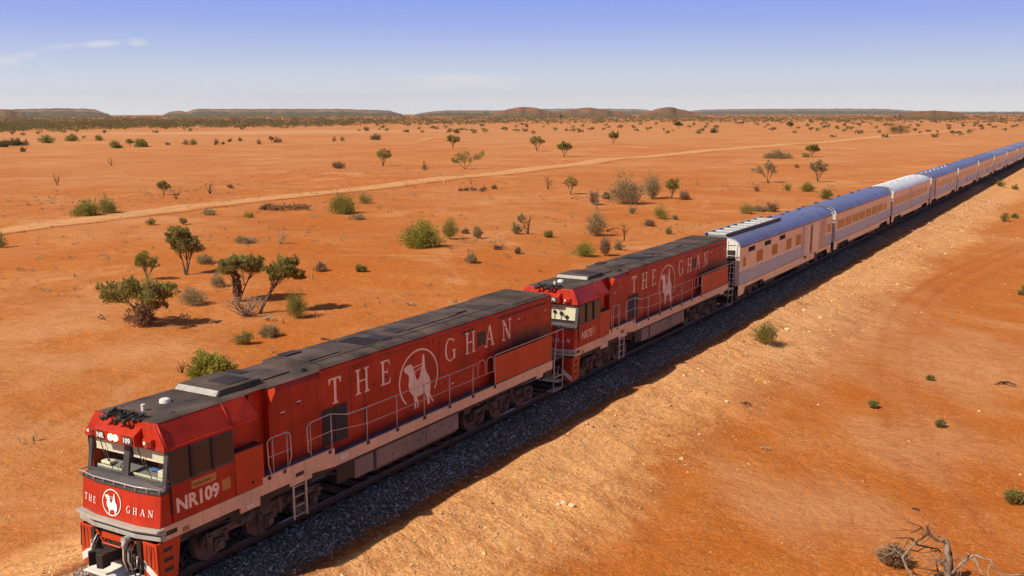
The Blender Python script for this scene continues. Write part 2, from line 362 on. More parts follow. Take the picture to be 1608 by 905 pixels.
    b1 = t.bump(small, .75, .20); b2 = t.bump(fine, .9, .05, b1); b3 = t.bump(mid, .4, .6, b2)
    return t.done(c, .95, 0, b3, .12)
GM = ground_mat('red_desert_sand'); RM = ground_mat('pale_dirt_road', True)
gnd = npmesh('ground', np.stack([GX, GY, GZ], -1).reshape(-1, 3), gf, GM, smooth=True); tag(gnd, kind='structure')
def setattr_(o, name, a):
    at_ = o.data.attributes.new(name, 'FLOAT', 'POINT'); at_.data.foreach_set('value', np.asarray(a, np.float32).ravel())
r = np.abs(GX); wob = .6*np.sin(GY*.21)+.5*np.sin(GY*.071+1)+.4*np.sin(GY*.5+2)
setattr_(gnd, 'tan', np.clip((r-2.9)/.35, 0, 1)*np.clip((8.0+wob+np.clip(GY/70, 0, 2.5)-r)/3.6, 0, 1))
setattr_(gnd, 'rut', np.clip(np.exp(-((polyd(GX, GY, rutA)-.75)/.24)**2)+.35*np.exp(-(polyd(GX, GY, rutA)/.8)**2), 0, 1) + np.exp(-(polyd(GX, GY, rutB)/.6)**2)*.6)
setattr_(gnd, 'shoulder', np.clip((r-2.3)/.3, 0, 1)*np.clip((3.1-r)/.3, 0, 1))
setattr_(gnd, 'ballast', np.clip((2.5-r)/.2, 0, 1))
# pale clay pans far out on the left
pale = np.zeros(GX.shape)
for (u, v, a, b) in [(1500, 560, 5, 9), (1340, 520, 4, 14), (1440, 700, 3, 4), (1290, 800, 4, 3)]:
    p = at(u, v); pale = np.maximum(pale, np.clip(1.3-np.hypot((GX-p.x)/a, (GY-p.y)/b)*(1+.25*np.sin(GX*1.3+GY)), 0, 1)*.28)
for (u, v, a, b) in [(330, 209, 150, 60), (560, 206, 120, 60)]:
    p = at(u, v); dx = GX-p.x; dy = GY-p.y; e = -.53
    q = (dx*math.cos(e)-dy*math.sin(e))/a; w = (dx*math.sin(e)+dy*math.cos(e))/b; pale = np.maximum(pale, np.clip(1.2-np.hypot(q, w), 0, 1)*.6)
setattr_(gnd, 'pale', pale)
# the dirt road on the far side
def strip(name, pts, w0, mat, lift=.03):
    V = []; E_ = []; Q_ = []; n = len(pts); rows = 13
    for i, p in enumerate(pts):
        t = (pts[min(i+1, n-1)]-pts[max(i-1, 0)]); t.z = 0; t.normalize(); s = Vector((t.y, -t.x, 0)); w = w0(i/(n-1))
        for k in range(rows):
            q = (k/(rows-1)-.5)*2; x = p.x+s.x*q*w; y = p.y+s.y*q*w; V.append((x, y, z1(x, y)+lift)); E_.append((1-abs(q)**1.5)*min(1, i/12+.0, (n-1-i)/12)); Q_.append(q)
    F_ = [(i*rows+k, i*rows+k+1, (i+1)*rows+k+1, (i+1)*rows+k) for i in range(n-1) for k in range(rows-1)]
    o = npmesh(name, V, F_, mat, smooth=True); setattr_(o, 'edge', E_); setattr_(o, 'across', Q_); tag(o, kind='structure'); return o
def dense(pix, step=4):
    P = curve(pix); out = []
    for a, b in zip(P[:-1], P[1:]):
        n = max(1, int((b-a).length/step))
        for k in range(n): out.append(a.lerp(b, k/n))
    return out+[P[-1]]
strip('dirt_road', dense([(-160, 388), (-60, 373), (60, 355), (200, 337), (330, 321), (450, 309), (600, 293), (760, 275), (900, 259), (1050, 243), (1200, 230), (1350, 218), (1490, 206), (1530, 203)]), lambda t: 3.8+4.5*t, RM, .05)
strip('side_track', dense([(655, 226), (668, 219), (705, 215), (770, 216), (850, 213), (960, 211)], 6), lambda t: 3.4, RM, .05)
# ------------------------------------------------------------------ track
def rail_obj():
    b = MB(); prof = [(-.075, -.17), (.075, -.17), (.075, -.155), (.012, -.13), (.012, -.045), (.036, -.03), (.036, 0), (-.036, 0), (-.036, -.03), (-.012, -.045), (-.012, -.13), (-.075, -.155)]
    b.prism(prof, -14, 420, 'y'); return b
t_ = NT('rusty_rail_steel'); gz_ = t_.n.new('ShaderNodeSeparateXYZ'); t_.l.new(t_.pos(), gz_.inputs[0])
top_ = t_.math('GREATER_THAN', gz_.outputs[2], -.004)
M['rail'] = t_.done(t_.mix(top_, (.11, .05, .03), (.50, .48, .46)), t_.rr(top_, 0, 1, .8, .3), t_.rr(top_, 0, 1, .1, .9))
for x, lb in ((.7535, 'steel rail on the near side of the track, beside the open ballast shoulder'), (-.7535, 'steel rail on the far side of the track, hidden behind the wheels')):
    o = rail_obj().build('rail', M['rail']); o.location.x = x; tag(o, lb, 'rail')
M['conc'] = paint('dusty_concrete', (.36, .33, .31), .9, .2, .15, .1, streak=False)
sb = MB(); sb.prism([(-.13, -.36), (.13, -.36), (.105, -.175), (-.105, -.175)], -1.30, 1.30, 'x')
s0 = sb.build('railway_sleeper', M['conc'])
for i in range(118):
    o = s0 if i == 0 else s0.copy()
    if i: COL.objects.link(o)
    o.location = (0, -13.6+i*.685, -.025); tag(o, 'pale concrete sleeper whose end shows in the dark ballast beside the train', 'sleeper', 'concrete sleepers under the train')
OCT_V = np.array([(1, 0, 0), (-1, 0, 0), (0, 1, 0), (0, -1, 0), (0, 0, 1), (0, 0, -1)], float)
OCT_F = np.array([(0, 2, 4), (2, 1, 4), (1, 3, 4), (3, 0, 4), (2, 0, 5), (1, 2, 5), (3, 1, 5), (0, 3, 5)])
CUBE_V = np.array([(x, y, z) for x in (-1, 1) for y in (-1, 1) for z in (-1, 1)], float)*.72
def stones(name, P, size, mats, aspect=(.6, 1.), flat=.6, seed=1, parent=None):
    g = np.random.default_rng(seed); n = len(P); s = size[:, None, None]
    base = OCT_V[None]*(1+g.uniform(-.35, .35, (n, 6, 3))) + g.uniform(-.25, .25, (n, 6, 3))
    sc = np.stack([np.ones(n), g.uniform(*aspect, n), g.uniform(flat*.7, flat*1.2, n)], -1)[:, None]
    a = g.uniform(0, 2*PI, n); ti = g.uniform(-.6, .6, n); b = base*sc*s
    x = b[..., 0]*np.cos(ti)[:, None]-b[..., 2]*np.sin(ti)[:, None]; z = b[..., 0]*np.sin(ti)[:, None]+b[..., 2]*np.cos(ti)[:, None]; y = b[..., 1]
    X = x*np.cos(a)[:, None]-y*np.sin(a)[:, None]; Y = x*np.sin(a)[:, None]+y*np.cos(a)[:, None]
    V = np.stack([X, Y, z], -1)+P[:, None]; Fc = OCT_F[None]+(np.arange(n)*6)[:, None, None]
    mi = np.repeat(g.integers(0, len(mats), n), 8)
    return npmesh(name, V.reshape(-1, 3), Fc.reshape(-1, 3), mats, parent, mi=mi)
def stonemat(name, a, b, rough=.8, spec=.3):
    t = NT(name); g = t.n.new('ShaderNodeNewGeometry'); return t.done(t.mix(g.outputs['Random Per Island'], a, b), rough, 0, None, spec)
bm_ = [stonemat('ballast_dark', (.035, .033, .032), (.13, .12, .115)), stonemat('ballast_pale', (.13, .13, .135), (.42, .41, .42)), stonemat('ballast_rusty', (.06, .045, .038), (.20, .15, .12))]
def scat(n, x0, x1, y0, y1, seed, ybias=1.):
    g = np.random.default_rng(seed); x = g.uniform(x0, x1, n); y = y0+(y1-y0)*g.uniform(0, 1, n)**ybias
    return x, y, g
x, y, g = scat(52000, .95, 2.62, -4, 75, 3, 1.7)
keep = g.uniform(0, 1, len(x)) < np.clip((2.75-x)/.5, .08, 1); x, y = x[keep], y[keep]
o = stones('ballast_stones', np.stack([x, y, zground(x, y)+.01], -1), g.uniform(.02, .05, len(x))+.03*g.uniform(0, 1, len(x))**6, bm_, flat=.8, seed=4); tag(o, 'dark blue grey crushed stone heaped beside the near rail', kind='stuff')
x, y, g = scat(5000, -2.6, .8, -10, 2, 5); o = stones('ballast_stones', np.stack([x, y, zground(x, y)+.01], -1), g.uniform(.03, .06, len(x)), [stonemat('ballast_dusty', (.26, .15, .10), (.42, .28, .2)), bm_[1], stonemat('ballast_tan', (.4, .26, .15), (.6, .42, .27))], flat=.8, seed=6); tag(o, 'dusty pinkish grey stone between the rails ahead of the train', kind='stuff')
gm_ = [stonemat('gravel_tan', (.42, .23, .11), (.68, .42, .22), .9, .2), stonemat('gravel_pale', (.58, .38, .21), (.80, .58, .36), .9, .2), stonemat('gravel_brown', (.20, .09, .045), (.42, .21, .1), .9, .2)]
x, y, g = scat(60000, 2.7, 11, -4, 150, 8, 2.0)
cl_ = .5+.5*np.sin(x*2.1+3*np.sin(y*.33))*np.sin(y*.9+x*.7)
keep = (g.uniform(0, 1, len(x)) < np.clip((8.6-x)/4.2, .02, 1)*(.30+.7*cl_)*np.clip((x-2.5)/.5, .3, 1)); x, y = x[keep], y[keep]
sz = .016+.028*g.uniform(0, 1, len(x))**3+.07*g.uniform(0, 1, len(x))**30; sz = sz*(1+y/90)
o = stones('gravel', np.stack([x, y, zground(x, y)], -1), sz, [gm_[0], gm_[0], gm_[0], gm_[2], gm_[1]], flat=.6, seed=9); tag(o, 'loose tan gravel strewn over the sandy bank below the ballast', kind='stuff')
x, y, g = scat(6000, -12, -2.8, -8, 6, 12); keep = g.uniform(0, 1, len(x)) < np.clip((x+6.5)/3, .05, 1); x, y = x[keep], y[keep]
o = stones('gravel', np.stack([x, y, zground(x, y)], -1), .018+.05*g.uniform(0, 1, len(x))**5, gm_, seed=13); tag(o, 'loose gravel on the far bank beside the leading nose of the train', kind='stuff')
x, y, g = scat(9000, 7, 60, -2, 120, 15, 1.3); cl2 = .5+.5*np.sin(x*.35+2*np.sin(y*.21))*np.sin(y*.27+x*.1); keep = g.uniform(0, 1, len(x)) < cl2**2; x, y = x[keep], y[keep]
o = stones('pebbles', np.stack([x, y, zground(x, y)], -1), (.016+.035*g.uniform(0, 1, len(x))**5)*(1+y/70), gm_, flat=.6, seed=16); tag(o, 'small pebbles scattered over the orange flat in front of the train', kind='stuff')
x, y, g = scat(7000, -90, -8, -5, 110, 17, 1.0); cl2 = .5+.5*np.sin(x*.2+2*np.sin(y*.11))*np.sin(y*.17+x*.1); keep = g.uniform(0, 1, len(x)) < cl2**2; x, y = x[keep], y[keep]
o = stones('pebbles', np.stack([x, y, zground(x, y)], -1), .02+.07*g.uniform(0, 1, len(x))**5, gm_, flat=.6, seed=18); tag(o, 'small stones scattered over the red plain behind the train', kind='stuff')
# ------------------------------------------------------------------ lettering
def stroke(pts, w):   # quad from a to b with width w
    (ax, ay), (bx, by) = pts; d = Vector((bx-ax, by-ay)).normalized(); n = Vector((-d.y, d.x))*w/2
    return [(ax-n.x, ay-n.y), (ax+n.x, ay+n.y), (bx+n.x, by+n.y), (bx-n.x, by-n.y)]
def serif(cx, y, w=.34, h=.055, up=True):
    k = 1 if up else -1
    return [(cx-w/2, y), (cx+w/2, y), (cx+w/2, y+k*h*.6), (cx+.1, y+k*h*1.3), (cx-.1, y+k*h*1.3), (cx-w/2, y+k*h*.6)]
def rect(a, b, c, d): return [(a, c), (b, c), (b, d), (a, d)]
T1, T2 = .135, .06
GLY = {
 'T': (.78, [rect(.39-T1/2, .39+T1/2, .05, .94), rect(.03, .75, .935, 1.0), serif(.39, 0), [(.03, 1), (.03, .76), (.06, .76), (.14, .935)], [(.75, 1), (.72, .76), (.69, .76), (.61, .935)]]),
 'H': (.86, [rect(.17-T1/2, .17+T1/2, .04, .96), rect(.69-T1/2, .69+T1/2, .04, .96), rect(.2, .66, .49, .55), serif(.17, 0), serif(.69, 0), serif(.17, 1, up=False), serif(.69, 1, up=False)]),
 'E': (.68, [rect(.17-T1/2, .17+T1/2, .0, 1), rect(.0, .62, .0, .06), rect(.0, .60, .94, 1), rect(.2, .46, .49, .55), [(.62, 0), (.66, .24), (.62, .24), (.54, .06)], [(.60, 1), (.62, .78), (.59, .78), (.52, .94)], rect(.44, .475, .41, .63)]),
 'A': (.86, [stroke([(.15, .03), (.42, 1.0)], .06), stroke([(.44, 1.0), (.73, .03)], .145), rect(.24, .62, .32, .38), serif(.13, 0, .26), serif(.73, 0, .30)]),
 'N': (.92, [rect(.15, .21, .04, .95), rect(.73, .79, .05, .97), stroke([(.17, .98), (.75, .02)], .15), serif(.18, 0, .28), serif(.76, 1, .28, up=False), rect(.02, .18, .95, 1.0)]),
}
def gG():
    P = []; ro = []; ri = []
    for k in range(27):
        a = R_(42+k*(360-42-42-8)/26); wth = T2+(T1-T2)*max(0, -math.cos(a))**.7
        ro.append((.43+.41*math.cos(a), .5+.52*math.sin(a))); ri.append((.43+(.41-wth)*math.cos(a), .5+(.52-T2)*math.sin(a)))
    for k in range(26): P.append([ro[k], ro[k+1], ri[k+1], ri[k]])
    P += [rect(.66, .80, .06, .46), rect(.54, .90, .42, .47), [(ro[0][0], ro[0][1]), (.76, .99), (.73, .99), (.67, .86)]]
    return (.92, P)
GLY['G'] = gG()
def put(b, polys, fr, m=0):
    """lay flat polygons with frame fr(x,y,layer)->3D; each piece a hair above the last"""
    for i, p in enumerate(polys): b.add([fr(q[0], q[1], i) for q in p], [tuple(range(len(p)))], m)
CAMEL = [(-0.72, 0.384), (-0.739, 0.494), (-0.572, 0.565), (-0.395, 0.571), (-0.279, 0.461), (-0.235, 0.32), (-0.16, 0.039), (-0.066, -0.067), (0.048, 0.052), (0.09, 0.223), (0.156, 0.372), (0.189, 0.652), (0.217, 0.785), (0.29, 0.735), (0.308, 0.5), (0.326, 0.288), (0.396, 0.105), (0.54, -0.098), (0.597, -0.323), (0.565, -0.567), (0.497, -0.717), (0.539, -1.025), (0.413, -1.015), (0.37, -0.767), (0.253, -0.5), (0.176, -0.588), (-0.034, -0.614), (-0.12, -0.631), (-0.164, -0.868), (-0.23, -1.015), (-0.278, -0.985), (-0.246, -0.762), (-0.311, -0.538), (-0.473, -0.354), (-0.536, -0.109), (-0.493, 0.124), (-0.547, 0.26), (-0.663, 0.329)]
def emblem(b, cx, cy, rx, ry, fr, m=0, w=.065, a0=-60, a1=240, legs=1.):
    N = 56; polys = []
    def e(a, k): return (cx+(rx-k*w*rx)*math.cos(a), cy+(ry-k*w*ry)*math.sin(a))
    for i in range(N):
        a = R_(a0+(a1-a0)*i/N); c = R_(a0+(a1-a0)*(i+1)/N); b.add([fr(*q, 0) for q in (e(a, 0), e(c, 0), e(c, 1), e(a, 1))], [(0, 1, 2, 3)], m)
    b.add([fr(cx+x*rx, cy+y*ry*legs, 0) for x, y in CAMEL], [tuple(range(len(CAMEL)))], m)
    for p in ([(-.40, .42), (.2, .47), (.2, .44), (-.40, .39)], [(-.22, .28), (.16, .36), (.16, .33), (-.22, .25)]):
        b.add([fr(cx+x*rx, cy+y*ry, 1) for x, y in p], [(0, 1, 2, 3)], m)
    # second pair of legs
    for p in () if legs == .92 else ([(.50, -.60), (.66, -.86), (.74, -1.0), (.68, -1.0), (.58, -.86), (.42, -.66)], [(-.14, -.6), (-.02, -.85), (-.1, -1.02), (-.15, -1.0), (-.08, -.85), (-.24, -.62)]):
        b.add([fr(cx+x*rx, cy+y*ry*legs, 2) for x, y in p], [tuple(range(6))], m)
def word(b, txt, x0, y0, h, fr, adv=None, xs=1., m=0):
    x = x0
    for i, ch in enumerate(txt):
        w, polys = GLY[ch]; xx = x if adv is None else adv[i]
        put(b, [[(xx+q[0]*h*xs, y0+q[1]*h) for q in p] for p in polys], fr, m); x += (w+.3)*h*xs
def text_mesh(txt, size, depth, mat, name, parent, mw, bold=.012, xs=1.0, label=None):
    cu = bpy.data.curves.new('t', 'FONT'); cu.body = txt; cu.size = size; cu.extrude = depth; cu.offset = bold; cu.resolution_u = 3
    to = bpy.data.objects.new('t', cu); COL.objects.link(to); bpy.context.view_layer.update()
    me = bpy.data.meshes.new_from_object(to.evaluated_get(bpy.context.evaluated_depsgraph_get())); bpy.data.objects.remove(to)
    me.transform(Matrix.Diagonal((xs, 1, 1, 1))); me.materials.clear(); me.materials.append(mat); me.transform(mw)
    o = bpy.data.objects.new(name, me); COL.objects.link(o); o.parent = parent
    if label: o['label'] = label
    return o
def side_m(y, z, x, sgn=1):   # text on the +X side reads along +Y
    return Matrix(((0, 0, 1, x), (1, 0, 0, y), (0, 1, 0, z), (0, 0, 0, 1)))
def front_m(x, z, y): return Matrix(((1, 0, 0, x), (0, 0, -1, y), (0, 1, 0, z), (0, 0, 0, 1)))
# ------------------------------------------------------------------ locomotive
Y0 = 8.25
def bogie(parent, yc, name='bogie', three=True, off=(0, 0, 0), wb=1.83, r=.52, simple=False):
    b = MB(); ys = [-wb, 0, wb] if three else [-wb/2, wb/2]; L = ys[-1]
    for s in (-1, 1):
        x0, x1 = sorted((s*1.02, s*1.14)); prof = [(yc-L-.55, .62), (yc-L-.35, .86), (yc-L+.4, .90), (yc-L+.75, .98), (yc+L-.75, .98), (yc+L-.4, .90), (yc+L+.35, .86), (yc+L+.55, .62), (yc+L+.3, .58), (yc+L+.12, .70)]
        if three: prof += [(yc+.85, .68), (yc+.5, .55), (yc-.5, .55), (yc-.85, .68)]
        else: prof += [(yc+.4, .5), (yc-.4, .5)]
        prof += [(yc-L-.12, .70), (yc-L-.3, .58)]
        b.prism(prof, x0, x1, 'x')
        for y in ys:
            a, c = sorted((s*1.10, s*1.24)); b.box(a, c, yc+y-.15, yc+y+.15, .34, .66)     # axle box
            b.cyl((s*1.27, yc+y, .50), 'x', .12, .08, 14)
            for dy in (-.27, .27):
                b.cyl((s*1.15, yc+y+dy, .66), 'z', .085, .30, 10); b.cyl((s*1.15, yc+y+dy, .74), 'z', .10, .03, 10); b.cyl((s*1.15, yc+y+dy, .60), 'z', .10, .03, 10)
            if not simple:
                b.tube([(s*1.20, yc+y-.36, .95), (s*1.22, yc+y-.40, .45), (s*1.2, yc+y-.42, .25)], .025, 6)
        if not simple:
            for y in (ys[0]+.92, ys[-1]-.92):
                b.cyl((s*1.22, yc+y, .88), 'y', .10, .42, 12); b.tube([(s*1.25, yc+y-.2, .9), (s*1.28, yc+y-.5, 1.1)], .02, 6)
                b.tube([(s*1.18, yc+y+.1, .98), (s*1.16, yc+y+.15, .42)], .035, 6)
            b.tube([(s*1.27, yc+.36, 1.12), (s*1.27, yc+.40, .62)], .05, 8)
    b.box(-1.0, 1.0, yc-.25, yc+.25, .55, .95)
    o = b.build(name, M['bogie'], parent, .012, off)
    for y in ys:
        for s in (-1, 1):
            w = MB(); w.cyl((s*.765, yc+y, r), 'x', r, .12, 32); w.cyl((s*.70, yc+y, r), 'x', r+.025, .02, 32); w.cyl((s*.84, yc+y, r), 'x', .17, .12, 16)
            if s == 1: w.cyl((0, yc+y, r), 'x', .08, 1.3, 12)
            w.build('wheel', M['wheel'], o, 0, off)
    return o
def loco(number, ys, label, second=False):
    root = empty('locomotive', (0, Y0+ys, 0), label, 'locomotive'); O = (0, Y0, 0); XO = lambda p: p
    def bd(b, name, mat, bev=.012, parent=None, lb=None): return b.build(name, mat, parent or root, bev, O, lb)
    PX = Matrix.Translation((0, -Y0, 0))
    # underframe with raised front deck
    b = MB(); b.box(-1.40, 1.40, -2.0, 18.0, 1.20, 1.60); b.box(-1.2, 1.2, -1.5, 17.5, 1.05, 1.2)
    uf = bd(b, 'underframe', M['black'])
    b = MB(); b.box(-1.42, 1.42, 1.3, 4.28, 1.60, 1.86); b.box(-1.42, 1.42, 4.283, 18.85, 1.585, 1.625); b.box(-1.42, -1.125, -2.0, 1.3, 1.60, 1.66)
    bd(b, 'walkway_deck', M['deck'], 0)
    for s in (1, -1):
        b = MB(); x0, x1 = sorted((s*1.402, s*1.47))
        b.prism([(-2.06, 1.36), (.50, 1.36), (.50, 1.18), (1.22, 1.18), (1.22, 1.42), (2.4, 1.42), (2.4, 1.30), (3.3, 1.30), (3.3, 1.42), (4.3, 1.32), (16.6, 1.30), (16.6, 1.16), (17.1, 1.16), (17.1, 1.30), (17.9, 1.30), (17.9, 1.665), (4.32, 1.665), (4.32, 1.90), (1.35, 1.90), (1.35, 1.72), (-2.06, 1.72)], x0, x1, 'x')
        sl = bd(b, 'side_sill', M['sill'], .01)
        if s == 1:
            b = MB(); b.box(1.471, 1.478, 2.62, 2.95, 1.52, 1.63); bd(b, 'step_slot', M['black'], 0, sl); b = MB(); b.box(1.471, 1.476, -2.02+.05, -1.62, 1.48, 1.60); bd(b, 'step_slot', M['black'], 0, sl); b = MB()
            for y in (5.9, 7.4, 8.9, 10.4, 11.9, 13.4): b.box(1.471, 1.49, y-.09, y+.05, 1.56, 1.66)
            for y in (1.6, 2.2, 4.1): b.box(1.471, 1.484, y-.06, y+.06, 1.78, 1.88)
            bd(b, 'rail_bracket', M['black'], 0, sl)
            b = MB(); b.box(1.4725, 1.4755, 4.55, 4.95, 1.44, 1.58); b.box(1.4725, 1.4755, .72, .98, 1.25, 1.33); bd(b, 'warning_plate', M['white'], 0, sl)
            if True:
                b = MB(); b.box(1.471, 1.485, -1.45, -1.25, 1.40, 1.52); bd(b, 'marker_plate', M['gold'], 0, sl)
    # cab
    yf = -1.74
    b = MB(); up = [(-1.44, 2.62), (1.44, 2.62), (1.46, 3.64), (1.10, 4.20), (-1.10, 4.20), (-1.46, 3.64)]
    b.prism([(-1.46, 1.72), (1.46, 1.72), (1.46, 3.60), (-1.46, 3.60)], -1.0, .385, 'y')
    for s in (-1, 1):
        x0, x1 = sorted((s*1.36, s*1.46)); b.box(x0, x1, -1.70, -1.0, 1.72, 3.60)
    b.prism([(-1.46, 3.60), (1.46, 3.60), (1.08, 4.195), (-1.08, 4.195)], -1.72, .385, 'y')
    # cab rear, inset behind the windows, with sloping end
    b.loft([[(-1.20, .388, 1.9), (1.20, .388, 1.9), (1.20, .388, 3.58), (1.46, .388, 3.66), (1.08, .388, 4.195), (-1.08, .388, 4.195), (-1.46, .388, 3.66), (-1.2, .388, 3.58)],
            [(-1.20, 1.30, 1.9), (1.20, 1.30, 1.9), (1.20, 1.30, 3.58), (1.44, 1.36, 3.66), (1.10, 1.22, 4.195), (-1.10, 1.22, 4.195), (-1.44, 1.36, 3.66), (-1.2, 1.30, 3.58)]])
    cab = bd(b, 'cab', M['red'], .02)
    for s in (1, -1):
        b = MB(); b.tube([(s*1.475, yf+.0, 3.60), (s*1.11, yf+.03, 4.20)], .03, 8); b.tube([(s*1.475, .37, 3.64), (s*1.115, .35, 4.2)], .012, 6); b.box(min(s*1.45, s*1.485), max(s*1.45, s*1.485), -1.7, 1.3, 3.60, 3.63); bd(b, 'roof_trim', M['red'], 0, cab)
    b = MB(); 
    for s in (1, -1):
        b = MB(); b.box(min(s*.6, s*1.465), max(s*.6, s*1.465), .40, 1.43, 1.725, 2.86); cb = bd(b, 'side_cabinet', M['orange'], .015)
        b = MB(); b.box(min(s*.58, s*1.44), max(s*.58, s*1.44), .42, 1.42, 2.861, 2.885); bd(b, 'cabinet_top', M['black'], 0, cb)
        b = MB(); b.cyl((s*1.468, 1.0, 1.9), 'x', .05, .012, 10); bd(b, 'cabinet_knob', M['black'], 0, cb)
    # nose
    def nz_(z, k): return [(-1.44, -1.72, z), (1.44, -1.72, z), (1.44, -2.00-k, z), (.75, -2.13-k, z), (-.75, -2.13-k, z), (-1.44, -2.00-k, z)]
    b = MB(); b.loft([nz_(1.70, .10), nz_(2.52, .0)]); nose = bd(b, 'nose', M['red'] if second else M['orange'] if False else M['red'], .02)
    b = MB()
    q0 = nz_(2.523, -.01); q1 = [(-1.43, -1.70, 2.70), (1.43, -1.70, 2.70), (1.43, -1.78, 2.70), (.75, -1.86, 2.70), (-.75, -1.86, 2.70), (-1.43, -1.78, 2.70)]
    b.loft([q0, q1]); b.loft([nz_(2.521, .03), nz_(2.60, .035)]); ledge = bd(b, 'nose_ledge', M['dark'], .01, nose)
    b = MB(); rp = [(-1.44, -1.75), (-1.46, -2.08), (-.76, -2.21), (.76, -2.21), (1.46, -2.08), (1.44, -1.75)]
    b.tube([(x, y, 2.70) for x, y in rp], .016, 8)
    for x, y in rp[1:5]+[(0, -2.21), (-.4, -2.21), (.4, -2.21), (-1.1, -2.15), (1.1, -2.15)]: b.tube([(x, y, 2.70), (x, y+.03, 2.56)], .011, 6)
    bd(b, 'nose_rail', M['steelbar'], 0, nose)
    # windscreen frame, panes, interior
    fy = lambda z: -1.86+(z-2.70)*.14/.85
    b = MB()
    def fpoly(x0, x1, z0, z1, t=.06): b.add([(x0, fy(z0), z0), (x1, fy(z0), z0), (x1, fy(z1), z1), (x0, fy(z1), z1), (x0, fy(z0)+t, z0), (x1, fy(z0)+t, z0), (x1, fy(z1)+t, z1), (x0, fy(z1)+t, z1)], [(0, 1, 2, 3), (7, 6, 5, 4), (0, 4, 5, 1), (1, 5, 6, 2), (2, 6, 7, 3), (3, 7, 4, 0)])
    fpoly(-1.42, -1.30, 2.62, 3.56); fpoly(1.32, 1.46, 2.62, 3.56); fpoly(-.10, .10, 2.66, 3.56, .07); fpoly(-1.30, 1.32, 2.66, 2.74); fpoly(-1.30, 1.32, 3.50, 3.56)
    wf = bd(b, 'windscreen_frame', M['dark'], .006)
    for x0, x1 in ((-1.30, -.10), (.10, 1.32)):
        b = MB(); y = .02; b.add([(x0, fy(2.74)+y, 2.74), (x1, fy(2.74)+y, 2.74), (x1, fy(3.5)+y, 3.5), (x0, fy(3.5)+y, 3.5)], [(0, 1, 2, 3)]); bd(b, 'windscreen_pane', M['wglass'], 0, wf)
        b = MB(); zb = 3.20 if not second else 2.86  # on the second engine the lowered cream sheet stands in for glare
        b.add([(x0+.02, fy(zb)+.12, zb), (x1-.02, fy(zb)+.12, zb), (x1-.02, -1.66, 3.5), (x0+.02, -1.66, 3.5)], [(0, 1, 2, 3)]); bl = bd(b, 'blind_and_glare', M['cream'], 0, wf)
        b = MB(); b.tube([(x0+.02, fy(zb)+.115, zb), (x1-.02, fy(zb)+.115, zb)], .012, 6); bd(b, 'blind_and_glare_rod', M['white'], 0, bl)
        b = MB(); xm = (x0+x1)/2; b.tube([(xm-.3, fy(3.5)-.02, 3.53), (xm-.1, fy(3.2)-.03, 3.2), (xm+.12, fy(3.0)-.03, 3.0)], .014, 6); b.tube([(xm-.05, fy(3.3)-.04, 3.3), (xm+.28, fy(2.85)-.03, 2.85)], .010, 6); bd(b, 'wiper', M['black'], 0, wf)
        b = MB(); b.tube([(xm-.38, fy(3.56)-.05, 3.585), (xm+.36, fy(3.56)-.05, 3.585)], .014, 6); bd(b, 'grab_bar', M['white'], 0, wf)
    b = MB(); b.prism([(-1.70, 2.60), (-1.02, 2.60), (-1.02, 2.66), (-1.25, 2.84), (-1.70, 2.74)], -1.33, 1.33, 'x'); dk = bd(b, 'control_desk', M['desk'], .01, cab)
    b = MB(); b.box(.15, 1.2, -1.72, -1.69, 2.76, 2.80); b.box(-1.2, -.3, -1.72, -1.69, 2.76, 2.80); bd(b, 'desk_edge', M['cream'], 0, dk)
    for q in ((-1.15, -.80, -1.66, -1.45, 2.80, 2.88), (.98, 1.25, -1.68, -1.48, 2.80, 2.98)): b = MB(); b.box(*q); bd(b, 'paper', M['cream'], .02, dk)
    for xs in (-.75, .70): b = MB(); b.box(xs-.25, xs+.25, -1.22, -1.08, 2.62, 3.30); b.box(xs-.14, xs+.14, -1.2, -1.1, 3.28, 3.46); bd(b, 'seat_back', M['gold'] if xs > 0 else M['black'], .03, cab)
    b = MB(); b.box(.45, .80, -1.50, -1.30, 2.86, 2.88); bd(b, 'folder', M['blue'], 0, dk)
    if second:  # dark discs and band added to imitate silhouettes reflected in the windscreen
        b = MB()
        for x, z in ((-.9, 3.16), (-.55, 3.1), (-.35, 2.98), (.3, 3.18), (.62, 3.12), (.9, 2.99)):
            b.cyl((x, -1.735, z), 'y', .085, .01, 14); b.box(x-.012, x+.012, -1.745, -1.735, 2.8, z)
        b.box(-1.3, 1.3, -1.76, -1.70, 2.72, 2.86); bd(b, 'reflected_silhouette', M['black'], 0, dk)
    # seated shapes are not shown; cab back wall
    # brow: slab, light box, number boxes
    b = MB(); b.loft([[(-1.46, -1.84, 3.56), (1.46, -1.84, 3.56), (1.46, -1.70, 3.56), (-1.46, -1.70, 3.56)], [(-1.44, -1.82, 3.66), (1.44, -1.82, 3.66), (1.44, -1.70, 3.66), (-1.44, -1.70, 3.66)], [(-1.10, -1.76, 4.19), (1.10, -1.76, 4.19), (1.10, -1.70, 4.19), (-1.10, -1.70, 4.19)]])
    brow = bd(b, 'brow', M['orange'] if False else M['red'], .015)
    b = MB(); b.prism([(-1.80, 3.62), (-2.02, 3.62), (-2.04, 3.90), (-1.78, 4.06)], -.80, .66, 'x'); b.box(-1.25, -.92, -1.93, -1.80, 3.66, 3.82); b.box(.82, 1.12, -1.93, -1.80, 3.66, 3.84)
    lb_ = bd(b, 'headlight_box', M['red'], .012, brow)
    for x in (-.19, -.01):
        b = MB(); b.cyl((x, -2.045, 3.76), 'y', .085, .03, 20); bd(b, 'headlight', M['lamp' if not second else 'white'], 0, brow)
